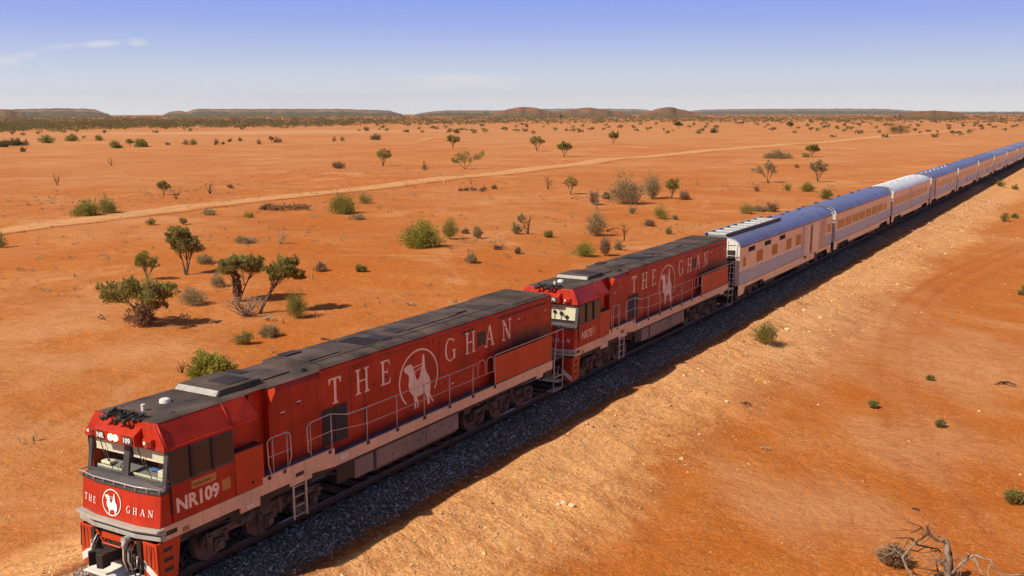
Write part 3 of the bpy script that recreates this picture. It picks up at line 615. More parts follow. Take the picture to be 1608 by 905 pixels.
    for x, tx, w in ((-.58, 'NR', .13), (.42, number[2:], .17)):
        b = MB(); N = 20; b.prism([(x+w*1.15*math.copysign(abs(math.cos(2*PI*i/N))**.6, math.cos(2*PI*i/N)), 3.76+.105*math.copysign(abs(math.sin(2*PI*i/N))**.6, math.sin(2*PI*i/N))) for i in range(N)], -2.05, -2.03, 'y'); nb = bd(b, 'number_box', M['black'], 0, brow)
        text_mesh(tx, .19, .003, M['decalw'], 'number_lettering', nb, PX @ front_m(x-(.115 if len(tx) == 2 else .165), 3.695, -2.056), .004, 1.0)
    b = MB()
    for x in (-1.17, .9): b.cyl((x, -1.935, 3.745), 'y', .045, .02, 12)
    bd(b, 'marker_lens', M['white'], 0, brow)
    b = MB()
    for x in (-.99, 1.04): b.cyl((x, -1.935, 3.745), 'y', .045, .02, 12)
    bd(b, 'tail_lens', M['black'], 0, brow)
    # horns on the brow
    for i, (x, y, L, a) in enumerate([(-.50, -1.72, .42, .1), (-.28, -1.66, .52, -.05), (-.06, -1.74, .36, .2), (.14, -1.64, .50, 0), (.34, -1.72, .40, -.12), (-.6, -1.60, .3, .3), (.45, -1.58, .3, -.2)]):
        b = MB(); p0 = Vector((x, y+.1, 4.31)); p1 = Vector((x+a*L, y-L*.75, 4.25 if i % 2 else 4.2))
        b.tube([p0, p0.lerp(p1, .55), p0.lerp(p1, .85), p1], [.022, .03, .05, .085], 12); b.tube([(x, y+.08, 4.2), (x, y+.08, 4.31)], .03, 6); bd(b, 'horn', M['black'], 0)
    b = MB(); b.box(-.72, .60, -1.80, -1.40, 4.205, 4.235); b.tube([(-.7, -1.5, 4.27), (0, -1.45, 4.3), (.6, -1.52, 4.27)], .02, 6); bd(b, 'horn_tray', M['black'], 0)
    # cab roof
    b = MB(); b.prism([(-1.09, 4.198), (1.09, 4.198), (.95, 4.225), (-.95, 4.225)], -1.70, 1.40, 'y'); rf = bd(b, 'cab_roof', M['roof'], .004)
    b = MB(); b.cyl((-.15, -.35, 4.27), 'z', .15, .10, 24, r2=.13); b.cyl((-.15, -.35, 4.325), 'z', .13, .02, 24, r2=.09); bd(b, 'radio_dome', M['white'], .01)
    b = MB(); b.cyl((-.02, -1.15, 4.30), 'z', .05, .15, 14); b.cyl((-.02, -1.15, 4.38), 'z', .055, .02, 14); bd(b, 'aerial', M['white'], 0)
    b = MB(); b.tube([(-.75, -1.2, 4.22), (-.75, -1.2, 4.28)], .02, 6); b.cyl((.75, -.9, 4.24), 'z', .05, .03, 10); bd(b, 'roof_fitting', M['dark'], 0)
    b = MB(); b.loft([[(-.93, .62, 4.226), (.72, .62, 4.226), (.72, 2.30, 4.226), (-.93, 2.30, 4.226)], [(-.90, .78, 4.38), (.66, .78, 4.38), (.66, 2.28, 4.38), (-.90, 2.28, 4.38)]]); ac = bd(b, 'air_conditioner', M['roof'], .01)
    b = MB(); b.loft([[(-.88, .612, 4.25), (.67, .612, 4.25), (.63, .742, 4.37), (-.86, .742, 4.37)], [(-.88, .63, 4.25), (.67, .63, 4.25), (.63, .76, 4.37), (-.86, .76, 4.37)]]); bd(b, 'front_cowl', M['beam'], 0, ac)
    b = MB(); b.box(-.35, .45, 1.30, 2.05, 4.382, 4.40); bd(b, 'fan_grille', M['black'], 0, ac)
    # side windows
    for s in (1, -1):
        b = MB(); x0, x1 = sorted((s*1.461, s*1.474)); b.box(x0, x1, -1.74, .375, 2.68, 3.53); fr_ = bd(b, 'side_window_frame', M['dark'], 0)
        for a, c in ((-1.66, -1.12), (-.98, -.42), (-.28, .33)):
            b = MB(); x0, x1 = sorted((s*1.475, s*1.480)); b.box(x0, x1, a, c, 2.76, 3.46); bd(b, 'side_window', M['sglass'], 0, fr_)
        b = MB()
        for y in (-1.05, -.35): x0, x1 = sorted((s*1.475, s*1.53)); b.box(x0, x1, y-.045, y+.045, 2.72, 3.52); b.tube([(s*1.5, y, 3.5), (s*1.56, y, 3.58)], .02, 6)
        bd(b, 'mirror', M['black'], .01, fr_)
        b = MB(); x0, x1 = sorted((s*1.461, s*1.466)); b.box(x0, x1, -1.74, -1.68, 1.96, 2.62); bd(b, 'door_slot', M['black'], 0, cab)
    # side number and plates
    text_mesh(number, .50, .003, M['decal'], 'number_lettering', root, PX @ side_m(-1.60 if not second else -1.45, 1.96 if not second else 2.0, 1.466), .018 if not second else .006, .98 if not second else .88, 'large road number on the cab side')
    if not second:
        b = MB(); b.box(1.461, 1.468, -1.08, -.27, 2.40, 2.60); pl = bd(b, 'name_plate', M['gold'], 0)
        b = MB(); b.box(1.4685, 1.4695, -1.06, -.29, 2.585, 2.59); b.box(1.4685, 1.4695, -1.06, -.29, 2.41, 2.415); bd(b, 'plate_border', M['decal'], 0, pl)
        text_mesh('Southern Spirit', .105, .001, M['black'], 'plate_lettering', pl, PX @ side_m(-1.02, 2.46, 1.470), .001, .88)
        b = MB(); b.box(1.461, 1.467, -.08, .20, 2.02, 2.32); bd(b, 'square_plate', M['gold'], 0)
    else:
        b = MB(); b.box(1.461, 1.467, -.42, -.16, 2.12, 2.42); bd(b, 'square_plate', M['gold'], 0)
    # front lettering
    b = MB(); fr = lambda x, z, k: (x, -2.245+(z-1.70)*.10/.82-.004-.0006*k+max(0, abs(x)-.75)*.188, z)
    for ch, xx in zip('THEGHAN', (-1.30, -1.09, -.86, .40, .63, .86, 1.09)): b = MB(); word(b, ch, xx, 1.97, .17, fr); bd(b, 'letter', M['decalw'], 0, nose, 'white serif letter '+ch)
    b = MB(); ox = -.15; emblem(b, ox, 2.11, .345, .335, fr, w=.075, a0=-115, a1=245, legs=.92); bd(b, 'emblem', M['decalw'], 0, nose, 'white camel and rider in an oval ring')
    # headstock and pilot
    b = MB()
    for z0, z1_, d in ((1.635, 1.695, .0), (1.54, 1.615, .14), (1.41, 1.53, .10)):
        b.prism([(-1.50, -1.98), (1.50, -1.98), (1.50, -2.26+d), (.78, -2.42+d), (-.78, -2.42+d), (-1.50, -2.26+d)], z0, z1_, 'z')
    bm = bd(b, 'headstock', M['beam'], .012)
    b = MB(); b.cyl((.55, -2.42, 1.36), 'y', .09, .16, 16); b.tube([(.55, -2.48, 1.36), (.62, -2.55, 1.2)], .05, 8); bd(b, 'brake_valve', M['beam'], 0, bm)
    for s in (-1, 1):
        b = MB(); x0, x1 = sorted((s*.92, s*1.42)); w = 1.40
        pf = [(x0 if s > 0 else x0, 1.335), (x1, 1.335), (x1-(.0 if s > 0 else 0), .30), (x0, .30)]
        b.prism([(p[0], p[1]) for p in pf], -2.24, -2.19, 'y')
        a0, a1 = sorted((s*1.37, s*1.44)); b.prism([(-2.19, 1.335), (-1.50, 1.335), (-1.66, .34), (-2.19, .30)], a0, a1, 'x')
        pl = bd(b, 'pilot', M['orange'], .008)
        b = MB()
        for k in (0,):   # diagonal pale band
            zc = .58+k*.52; q = [(s*.925, zc+.28), (s*.925, zc+.05), (s*1.415, zc-.28), (s*1.415, zc-.05)]
            b.add([(x, -2.244, max(.31, min(1.33, z))) for x, z in q], [(0, 1, 2, 3)])
        bd(b, 'hazard_stripe', M['white'], 0, pl)
        for z in (1.08, .82, .56): b = MB(); x0, x1 = sorted((s*1.441, s*1.446)); b.box(x0, x1, -2.06, -1.78, z, z+.10); bd(b, 'step_slot', M['black'], 0, pl)
        b = MB(); x0, x1 = sorted((s*.78, s*.92)); b.box(x0, x1, -2.30, -2.10, .62, 1.33); b.tube([(s*1.15, -2.30, 1.32), (s*1.15, -2.33, .8), (s*1.30, -2.33, .8), (s*1.30, -2.28, 1.3)], .014, 6); bd(b, 'step_bracket', M['black'], .01, pl)
    b = MB(); b.box(-.80, .80, -2.16, -2.06, .50, 1.33); bd(b, 'pilot_centre', M['black'], .01)
    b = MB(); b.prism([(-.95, .30), (-.35, .30), (.05, .30), (.95, .30), (.80, .36), (-.80, .36)], -2.62, -2.12, 'y'); b.loft([[(-.85, -2.60, .30), (.30, -2.60, .30), (.30, -2.12, .42), (-.85, -2.12, .42)], [(-.85, -2.60, .32), (.30, -2.60, .32), (.30, -2.12, .44), (-.85, -2.12, .44)]]); bd(b, 'coupler_plate', M['white'], .008)
    b = MB(); b.box(-.17, .17, -2.65, -2.10, .74, 1.02); b.prism([(-.22, -2.62), (.20, -2.62), (.24, -2.88), (.05, -2.93), (.0, -2.78), (-.13, -2.78), (-.2, -2.95), (-.3, -2.86)], .70, 1.06, 'z'); b.box(-.42, .42, -2.24, -2.17, .62, 1.18); bd(b, 'coupler', M['black'], .015)
    b = MB(); b.box(-.5, .5, -2.30, -2.24, 1.16, 1.30); b.tube([(-.3, -2.34, 1.2), (-.3, -2.44, 1.12), (.35, -2.44, 1.12), (.35, -2.34, 1.2)], .025, 8); b.prism([(-.78, 1.3), (-.70, 1.3), (-.42, 1.02), (-.50, 1.0)], -2.28, -2.24, 'y'); b.prism([(.78, 1.3), (.70, 1.3), (.42, 1.02), (.50, 1.0)], -2.28, -2.24, 'y'); bd(b, 'uncoupling_lever', M['orange'], .006)
    for i, (x, mt, d) in enumerate([(.50, 'black', .75), (.60, 'steelbar', .62), (.72, 'black', .80), (-.55, 'black', .55), (-.66, 'steelbar', .5), (.42, 'sill', .66)]):
        b = MB(); s = 1 if x > 0 else -1; b.tube([(x, -2.30, 1.22), (x+.02, -2.42, 1.10), (x+.05*s, -2.46, 1.22-d*.6), (x+.12*s, -2.42, 1.22-d), (x+.2*s, -2.36, 1.22-d*.9), (x+.22*s, -2.33, 1.22-d*.5)], .022, 8)
        b.cyl((x+.22*s, -2.33, 1.22-d*.5), 'z', .035, .08, 8); bd(b, 'hose', M[mt], 0)
    # hood
    b = MB(); b.box(-.92, .92, 1.36, 2.05, 1.87, 4.19); b.box(-1.05, 1.05, 1.40, 1.48, 1.87, 4.15)
    b.prism([(-1.12, 1.627), (1.12, 1.627), (1.12, 4.02), (1.02, 4.19), (-1.02, 4.19), (-1.12, 4.02)], 2.05, 4.18, 'y')
    b.loft([[(-1.12, y, 1.627), (1.12, y, 1.627), (1.12, y, 4.20 if y > 4 else 4.02), (1.06, y, 4.25), (-1.06, y, 4.25), (-1.12, y, 4.20)] for y in (4.181, 18.45)])
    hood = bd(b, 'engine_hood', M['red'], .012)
    b = MB(); b.add([(1.13, 2.06, 3.62), (1.13, 2.06, 4.16), (1.13, 2.32, 4.16), (1.40, 2.06, 4.16), (1.08, 2.06, 4.18)], [(0, 3, 1), (0, 2, 3), (1, 3, 2), (0, 1, 2)]); bd(b, 'rain_deflector', M['orange'], 0, hood)
    b = MB()   # panel seams and bolts, dark gaps in the sheet metal
    for y in (2.9, 4.05, 5.55, 6.2, 7.05, 8.6, 10.3, 11.9, 13.55, 14.35, 15.4, 16.3, 17.3): b.box(1.1205, 1.123, y, y+.014, 1.64, 4.15)
    b.box(1.1205, 1.123, 4.2, 18.4, 4.05, 4.062); b.box(1.1205, 1.123, 6.2, 6.27, 1.7, 2.7)
    for y in np.arange(4.6, 18.2, .42):
        for z in (4.0,): b.box(1.1205, 1.125, y, y+.025, z-.012, z+.012)
    for y, z in ((3.2, 3.45), (2.55, 3.30), (5.7, 3.95), (6.0, 3.96), (6.65, 3.2), (7.3, 3.3), (9.6, 3.95), (9.9, 3.92), (10.3, 3.8), (14.7, 3.55), (14.9, 3.55), (15.7, 3.6), (15.95, 3.6), (16.2, 3.6), (17.1, 3.65), (8.7, 2.0), (10.6, 2.35)): b.box(1.1205, 1.14, y, y+.06, z, z+.05)
    bd(b, 'seam', M['black'], 0, hood)
    for y, z in ((3.16, 3.52), (2.5, 3.37), (11.0, 2.22), (15.65, 3.72), (17.8, 3.70)): b = MB(); b.box(1.1205, 1.15, y, y+.16, z, z+.035); bd(b, 'latch', M['decal'], 0, hood)
    for z0, y0_, y1_, z1_, nm in ((1.88, 4.20, 5.36, 3.0, 'louvre_door'), (3.22, 12.74, 13.30, 3.72, 'hood_window')):
        b = MB(); b.box(1.121, 1.128, y0_, y1_, z0, z1_); dr = bd(b, nm, M['black'], 0, hood)
        if nm == 'louvre_door':
            b = MB()
            for z in np.arange(z0+.06, z1_-.05, .075): b.add([(1.13, y0_+.05, z), (1.13, y1_-.05, z), (1.145, y1_-.05, z-.04), (1.145, y0_+.05, z-.04)], [(0, 1, 2, 3)])
            b.box(1.129, 1.15, (y0_+y1_)/2-.02, (y0_+y1_)/2+.02, z0, z1_); bd(b, 'louvre', M['black'], 0, dr)
    b = MB()
    for y0_, y1_, z in ((11.75, 12.55, 3.88), (14.3, 17.9, 3.98)): b.box(1.1205, 1.15, y0_, y1_, z, z+.03)
    bd(b, 'drip_strip', M['black'], 0, hood)
    # side lettering
    b = MB(); fr = lambda y, z, k: (1.1245+.0006*k, y, z)
    for ch, yy in zip('THEGHAN', (4.53, 5.78, 7.02, 10.62, 11.93, 13.24, 14.46)): b = MB(); word(b, ch, yy, 3.08, .79, fr); bd(b, 'letter', M['decal'], 0, hood, 'tall cream serif letter '+ch)
    b = MB(); emblem(b, 9.09, 2.88, 1.12, 1.0, fr, w=.06, a0=-35, a1=228); bd(b, 'emblem', M['decal'], 0, hood, 'cream camel and rider in a ring')
    # roof of hood
    b = MB(); n = 9
    def arc(y, w, z0, h): return [(w*math.cos(PI*k/(n-1)), y, z0+h*math.sin(PI*k/(n-1))) for k in range(n)]
    b.prism([(-1.10, 4.19), (1.10, 4.19), (.6, 4.235), (-.6, 4.235)], 2.05, 4.18, 'y')
    b.prism([(-1.125, 4.188), (1.125, 4.188), (1.0, 4.30), (-1.0, 4.30)], 4.165, 4.179, 'y'); b.box(-1.05, 1.05, 1.32, 2.049, 4.191, 4.215)
    b.loft([[(-1.135, y, 4.245), (1.135, y, 4.245), (1.0, y, 4.31), (.5, y, 4.34), (-.5, y, 4.34), (-1.0, y, 4.31)] for y in (4.18, 15.35)])
    b.loft([[(-1.10, y, 4.255), (1.10, y, 4.255), (1.0, y, 4.29), (-1.0, y, 4.29)] for y in (15.352, 18.45)])
    hr = bd(b, 'hood_roof', M['roof'], .006)
    b = MB(); b.box(-.95, .95, 15.45, 18.35, 4.291, 4.30)
    rs = MB()
    for y in (4.4, 5.95, 7.0, 8.5, 9.55, 11.1, 12.65, 14.0, 15.2): rs.box(-.98, .98, y, y+.025, 4.3405, 4.348)
    rs.box(.62, .64, 4.3, 15.3, 4.335, 4.345); bd(rs, 'roof_seam', M['black'], 0, hr)
    rb_ = MB()
    for y in np.arange(15.5, 18.3, .165): rb_.box(-1.0, 1.0, y, y+.05, 4.30, 4.36)
    rd = bd(b, 'radiator_screen', M['black'], 0, hr); bd(rb_, 'radiator_slat', M['roof'], 0, rd)
    b = MB(); 
    for q in ((-.55, .55, 2.45, 3.55, 4.236, 4.28), (-.45, .45, 4.5, 5.9, 4.341, 4.375), (-.5, .35, 9.6, 12.6, 4.341, 4.37), (-.25, .25, 12.7, 13.4, 4.341, 4.40)): b = MB(); b.box(*q); bd(b, 'roof_hatch', M['roof'], .01, hr)
    b = MB(); b.cyl((.72, 3.95, 4.25), 'z', .07, .08, 12); bd(b, 'roof_cap', M['black'], 0, hr)
    for q in ((-.95, -.4, 2.3, 2.9, 4.237, 4.30), (-.9, -.55, 4.6, 5.3, 4.341, 4.39), (-.15, .55, 7.9, 8.4, 4.341, 4.36), (-.3, .3, 9.0, 9.4, 4.341, 4.37)): b = MB(); b.box(*q); bd(b, 'roof_vent', M['black'], 0, hr)
    b = MB()
    for k in range(9): b.box(-.55+.12*k, -.47+.12*k, 7.05, 7.85, 4.341, 4.365)
    bd(b, 'exhaust_grille', M['black'], 0, hr)
    # handrails
    X = 1.45
    for s in (1, -1):
        b = MB(); x = X*s
        b.tube([(x, 1.70, 1.9), (x, 1.62, 2.2), (x, 1.60, 2.84), (x, 1.72, 2.92), (x, 2.38, 2.92), (x, 2.50, 2.82), (x, 2.52, 2.2), (x, 2.42, 1.98)], .019, 8)
        b.tube([(x, 1.8, 1.88), (x, 1.8, 2.92)], .015, 6); b.tube([(x, 2.36, 1.88), (x, 2.36, 2.92)], .015, 6); b.tube([(x, 1.62, 2.4), (x, 2.5, 2.4)], .013, 6)
        bd(b, 'cab_handrail', M['steelbar'], 0)
    for s in (1, -1):
        b = MB(); x = X*s
        b.tube([(x, 3.32, 2.02), (x, 3.2, 2.12), (x, 3.18, 2.82), (x, 3.32, 2.93), (x, 4.22, 2.96), (x-.1*s, 4.95, 2.74), (x-.1*s, 5.4, 2.73)], .019, 8)
        b.tube([(x, 4.22, 2.96), (x, 5.0, 2.74), (x, 12.15, 2.74)], .017, 8); b.tube([(x, 3.2, 2.42), (x, 4.2, 2.44), (x, 5.9, 2.22), (x, 13.4, 2.22)], .014, 6)
        b.tube([(x, 3.32, 1.9), (x, 3.32, 2.93)], .015, 6); b.tube([(x, 4.22, 1.86), (x, 4.22, 2.96)], .019, 6)
        for y in (5.87, 7.39, 8.9, 10.41, 11.91): b.tube([(x, y, 1.6), (x, y, 2.74)], .019, 8)
        for y in (12.25, 12.85): b.tube([(x, y, 2.22), (x, y, 2.70), (x, y+.12, 2.80), (x, y+.36, 2.80), (x, y+.48, 2.70), (x, y+.48, 2.22)], .015, 6)
        b.tube([(x, 13.42, 1.6), (x, 13.42, 2.80), (x, 18.85, 2.80)], .022, 8); b.tube([(x, 13.42, 2.76), (x, 13.42, 1.65)], .022, 6)
        b.tube([(x, 18.0, .26), (x, 18.1, 1.6), (x, 18.3, 2.80)], .022, 8); b.tube([(x, 18.85, 2.80), (x, 18.86, 1.62), (x, 18.80, .30), (x, 18.0, .28)], .018, 8)
        b.box(min(x, x-.3*s), max(x, x-.3*s), 18.02, 18.78, .27, .30); b.box(min(x, x-.3*s), max(x, x-.3*s), 18.05, 18.80, .85, .88)
        bd(b, 'handrail', M['steelbar'], 0)
    for s in (1, -1):
        b = MB(); x0, x1 = sorted((s*1.425, s*1.455)); b.box(x0, x1, 13.46, 15.0, 1.70, 2.72); b.box(x0, x1, 15.012, 16.5, 1.70, 2.72); b.box(x0, x1, 16.512, 17.86, 1.70, 2.72); bd(b, 'rail_panel', M['orange'], .006)
    # ladder, tanks, bogies, underneath
    for s in (1, -1):
        b = MB(); x = s*1.42
        b.box(min(x, x+.04*s), max(x, x+.04*s), 2.50, 2.56, .28, 1.45); b.box(min(x, x+.04*s), max(x, x+.04*s), 3.02, 3.08, .28, 1.45)
        for z in (.33, .62, .91, 1.20): b.box(min(x, x-.10*s), max(x, x-.10*s)+.0, 2.56, 3.02, z, z+.025)
        bd(b, 'ladder', M['steelbar'], .004)
    b = MB(); sec = [(-1.36, .62), (-1.20, .46), (1.20, .46), (1.36, .62), (1.36, 1.27), (-1.36, 1.27)]
    b.prism(sec, 6.42, 11.08, 'y'); tk = bd(b, 'fuel_tank', M['tank'], .015)
    b = MB(); b.box(1.361, 1.366, 9.1, 9.12, .64, 1.2)
    for y, z in ((7.2, .8), (7.9, .95), (8.6, .86), (8.9, 1.02), (9.6, .9), (10.0, 1.0), (10.5, .8)): b.box(1.361, 1.37, y, y+.05, z, z+.06)
    bd(b, 'tank_fitting', M['black'], 0, tk)
    b = MB(); b.box(-1.34, 1.34, 5.36, 6.28, .58, 1.27); bd(b, 'battery_box', M['tank'], .015)
    b = MB(); b.box(-.9, .9, -1.9, 17.8, .95, 1.2); b.box(1.25, 1.40, 4.45, 5.2, .70, 1.22)
    for y in (.2, 1.25, 11.4, 17.4): b.box(1.1, 1.38, y, y+.45, 1.0, 1.20)
    b.tube([(1.35, 3.9, 1.2), (1.38, 4.4, 1.05), (1.38, 5.3, 1.0)], .03, 6); b.tube([(1.36, -1.2, 1.2), (1.36, 0.6, 1.08), (1.36, 4.0, 1.1)], .022, 6); bd(b, 'underfloor_gear', M['black'], .008)
    bogie(root, 1.75, off=O); bogie(root, 14.55, off=O)
    # rear coupling gear
    b = MB(); b.box(-.17, .17, 17.9, 19.9, .74, 1.02); b.box(-.35, .35, 17.8, 18.1, .6, 1.2); b.tube([(.5, 18.0, 1.1), (.55, 18.5, .5), (.5, 19.4, 1.0)], .03, 8); b.tube([(-.5, 18.0, 1.1), (-.55, 18.6, .5), (-.5, 19.4, 1.0)], .03, 8); bd(b, 'drawgear', M['black'], .01)
    return root
loco('NR109', 0, 'leading red locomotive numbered NR109 with lit headlights and white camel on its nose')
loco('NR75', 22.0, 'second red locomotive numbered NR75, coupled behind the leading engine', True)
# ------------------------------------------------------------------ carriages
GAP0, CL = 65.85, 24.88
def side_prof():
    P = [(1.455, 1.20), (1.475, 1.235)]; z = 1.25; n = 7; h = (2.10-1.25)/n
    for k in range(n): P += [(1.45, z+k*h+.002), (1.4501, z+k*h+h*.36), (1.488, z+k*h+h*.42), (1.498, z+k*h+h*.68), (1.486, z+(k+1)*h-.006)]
    P += [(1.485, 2.12), (1.485, 2.155), (1.475, 2.16), (1.475, 3.02), (1.487, 3.03), (1.487, 3.06), (1.478, 3.07), (1.478, 3.42), (1.49, 3.44), (1.49, 3.50)]
    return P
SP = side_prof(); BODY = [(-x, z) for x, z in SP][::-1]; BODY = SP + BODY
ROOF = [(1.50, 3.505), (1.47, 3.66), (1.36, 3.84), (1.14, 3.99), (.84, 4.09), (.45, 4.155), (0, 4.175)]; ROOF = ROOF + [(-x, z) for x, z in ROOF[:-1]][::-1]
def winpart(root, y0, y1, z0, z1_, mat='win', fm='stainw', name='window', both=True):
    f = None
    for s in ((1, -1) if both else (1,)):
        b = MB(); x0, x1 = sorted((s*1.470, s*1.492)); b.box(x0, x1, y0-.05, y1+.05, z0-.05, z1_+.05); f = b.build(name, M[fm], root, 0)
        b = MB(); x0, x1 = sorted((s*1.493, s*1.4965)); r = .07
        poly = []
        for cy, cz, a0 in ((y1-r, z1_-r, 0), (y0+r, z1_-r, 90), (y0+r, z0+r, 180), (y1-r, z0+r, 270)):
            for k in (0, 1, 2): a = R_(a0+45*k); poly.append((cy+r*math.cos(a), cz+r*math.sin(a)))
        b.prism(poly, x0, x1, 'x'); b.build('pane', M[mat], f, 0)
def carriage(i, label, roofm, wins, high=(), doors=(), strips=(), rack=False, ribs=False, logo=None, vents=(), endm='stainend', front=None, rear=None):
    y0 = front if front is not None else GAP0+CL*(i-1)+.55; y1 = rear if rear is not None else GAP0+CL*i-.55
    yc = (y0+y1)/2; h = (y1-y0)/2
    root = empty('passenger_carriage', (0, yc, 0), label, 'carriage', None)
    b = MB(); b.prism(BODY, -h, h, 'y')
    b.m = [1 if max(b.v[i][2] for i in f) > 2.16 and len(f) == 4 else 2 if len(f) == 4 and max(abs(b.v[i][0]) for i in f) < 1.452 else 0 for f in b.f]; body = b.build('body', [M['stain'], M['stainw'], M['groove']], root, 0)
    b = MB()
    n = len(ROOF)
    secs = [[(x*.90, -h+.02, 3.505+(z-3.505)*.80) for x, z in ROOF], [(x*.985, -h+.16, 3.505+(z-3.505)*.96) for x, z in ROOF], [(x, -h+.5, z) for x, z in ROOF], [(x, h-.5, z) for x, z in ROOF], [(x*.985, h-.16, 3.505+(z-3.505)*.96) for x, z in ROOF], [(x*.90, h-.02, 3.505+(z-3.505)*.80) for x, z in ROOF]]
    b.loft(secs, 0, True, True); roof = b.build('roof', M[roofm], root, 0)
    b = MB()
    if ribs:
        for y in np.arange(-h+.9, h-.8, 1.02): b.prism([(x*1.006, z+.014) for x, z in ROOF[1:-1]], y, y+.06, 'y')
    for s in (1, -1):
        x0, x1 = sorted((s*1.49, s*1.515)); b.box(x0, x1, -h+.05, h-.05, 3.475, 3.51)
    b.build('roof_seam', M['stain'] if not ribs else M['silver'], roof, 0)
    # end arches
    for e in (-1, 1):
        b = MB(); out = [(x*1.012, z+.02) for x, z in ROOF]; inn = [(x*.93, 3.505+(z-3.505)*.90) for x, z in ROOF]
        ya, yb = (e*h-.10, e*h+.06)
        for k in range(n-1):
            b.add([(out[k][0], ya, out[k][1]), (out[k+1][0], ya, out[k+1][1]), (out[k+1][0], yb, out[k+1][1]), (out[k][0], yb, out[k][1]), (inn[k][0], yb, inn[k][1]), (inn[k+1][0], yb, inn[k+1][1])], [(0, 1, 2, 3), (3, 2, 5, 4)])
        b.build('end_arch', M[endm], root, 0)
        b = MB(); b.box(-.55, .55, min(e*h, e*(h+.5)), max(e*h, e*(h+.5)), 1.1, 3.35); b.box(-1.2, 1.2, min(e*h, e*(h+.12)), max(e*h, e*(h+.12)), 1.1, 3.4); b.build('gangway', M['black'], root, .02)
    # skirt with bogie cut-outs
    for s in (1, -1):
        x0, x1 = sorted((s*1.43, s*1.462)); b = MB()
        b.prism([(-h, .56), (-h+1.0, .56), (-h+1.35, .98), (-h+5.0, .98), (-h+5.3, .74), (h-5.3, .70), (h-5.0, .98), (h-1.35, .98), (h-1.0, .56), (h, .56), (h, 1.19), (-h, 1.19)], x0, x1, 'x')
        b.build('skirt', M['stainw'], root, 0)
    b = MB(); b.box(-1.2, 1.2, -h+5.4, h-5.4, .50, 1.15); b.box(-1.3, 1.3, -h+6, -h+8.5, .42, .9); b.box(-1.3, 1.3, h-9.5, h-6.5, .42, .9); b.box(-.12, .12, -h-.5, h+.5, .75, .98); b.build('underfloor_gear', M['black'], root, .01)
    if i <= 5:
        bogie(root, -h+3.2, three=False, wb=2.5, r=.46, simple=True); bogie(root, h-3.2, three=False, wb=2.5, r=.46, simple=True)
    else:
        for yb in (-h+3.2, h-3.2):
            b = MB()
            for s in (1, -1):
                b.box(min(s*1.05, s*1.2), max(s*1.05, s*1.2), yb-1.7, yb+1.7, .55, .85)
                for y in (yb-1.25, yb+1.25): b.cyl((s*.765, y, .46), 'x', .46, .13, 20)
            b.build('bogie', M['bogie'], root, 0)
    for w in wins: winpart(root, w[0]-yc, w[1]-yc, w[2] if len(w) > 2 else 2.20, w[3] if len(w) > 3 else 2.92)
    for w in high: winpart(root, w[0]-yc, w[1]-yc, 3.10, 3.40, 'bwin', 'stainend', 'high_window')
    for d in doors:
        for s in (1, -1):
            b = MB(); x0, x1 = sorted((s*1.46, s*1.505)); b.box(x0, x1, d[0]-yc, d[1]-yc, 1.24, 3.40); dd = b.build('door', M[d[2]], root, 0)
            if d[1]-d[0] > .8 and len(d) > 3:
                b = MB(); x0, x1 = sorted((s*1.506, s*1.509)); b.box(x0, x1, d[0]-yc+.2, d[1]-yc-.2, 2.3, 3.0); b.build('door_window', M['bwin'], dd, 0)
    for d in strips:
        b = MB(); b.box(1.506, 1.52, d[0]-yc, d[1]-yc, d[2], d[3]); b.build('door_fitting', M['black'], root, 0)
    if rack:
        b = MB(); xs0, xs1 = -.75, .50; a, c = -h+.1, 53.6-yc
        b.box(xs1, xs1+.09, a, c, 4.14, 4.34); b.box(xs0-.09, xs0, a, c, 4.12, 4.34); b.box(xs0, xs1, a, c, 4.16, 4.19)
        rk = b.build('roof_walkway', M['dark'], root, .01)
        for y in np.arange(a+.25, c-.5, 1.42):
            b = MB(); b.box(xs0, xs1, y, y+.58, 4.19, 4.33); b.build('walkway_panel', M['rack'], rk, .02)
        b = MB(); b.box(xs1+.0, xs1+.10, a, c, 4.342, 4.36); b.box(xs0-.1, xs0, a, c, 4.342, 4.36); b.build('walkway_edge', M['rack'], rk, 0)
        b = MB()
        for z in (1.3, 1.65, 2.0, 2.35, 2.7, 3.05, 3.4, 3.75): b.tube([(.72, -h-.14, z), (1.28, -h-.14, z)], .018, 6)
        b.tube([(.72, -h-.14, 1.2), (.72, -h-.14, 4.0)], .02, 6); b.tube([(1.28, -h-.14, 1.2), (1.28, -h-.14, 3.8)], .02, 6); b.build('end_ladder', M['white'], root, 0)
        b = MB(); b.prism([(1.49, 3.0), (1.49, 3.52), (1.36, 3.84), (1.14, 3.99), (.66, 4.12), (.66, 3.0)], -h-.06, -h-.001, 'y'); b.build('end_panel', M['stainend'], root, 0)
    if vents:
        b = MB()
        for k, y in enumerate(np.arange(-h+vents[0], h-1, vents[1])):
            x = vents[2]+(.16 if k % 2 else -.1); z0 = 4.12; b.box(x-.12, x+.12, y, y+.35, z0, z0+.10+.04*(k % 3 == 0))
        b.build('roof_vent', M['rack'] if vents[3] else M['dark'], roof, .01)
    if logo:
        b = MB(); emblem(b, logo-yc, 1.66, .62, .52, lambda y, z, k: (1.4985+.001*k, y, z), w=.09, a0=-115, a1=245, legs=.85)
        b.build('side_emblem', M['red'], root, 0, label='dark red camel emblem in a ring')
    return root
def row(y0, y1, n, w): return [(y0+(y1-y0-w)*k/(n-1), y0+(y1-y0-w)*k/(n-1)+w) for k in range(n)]
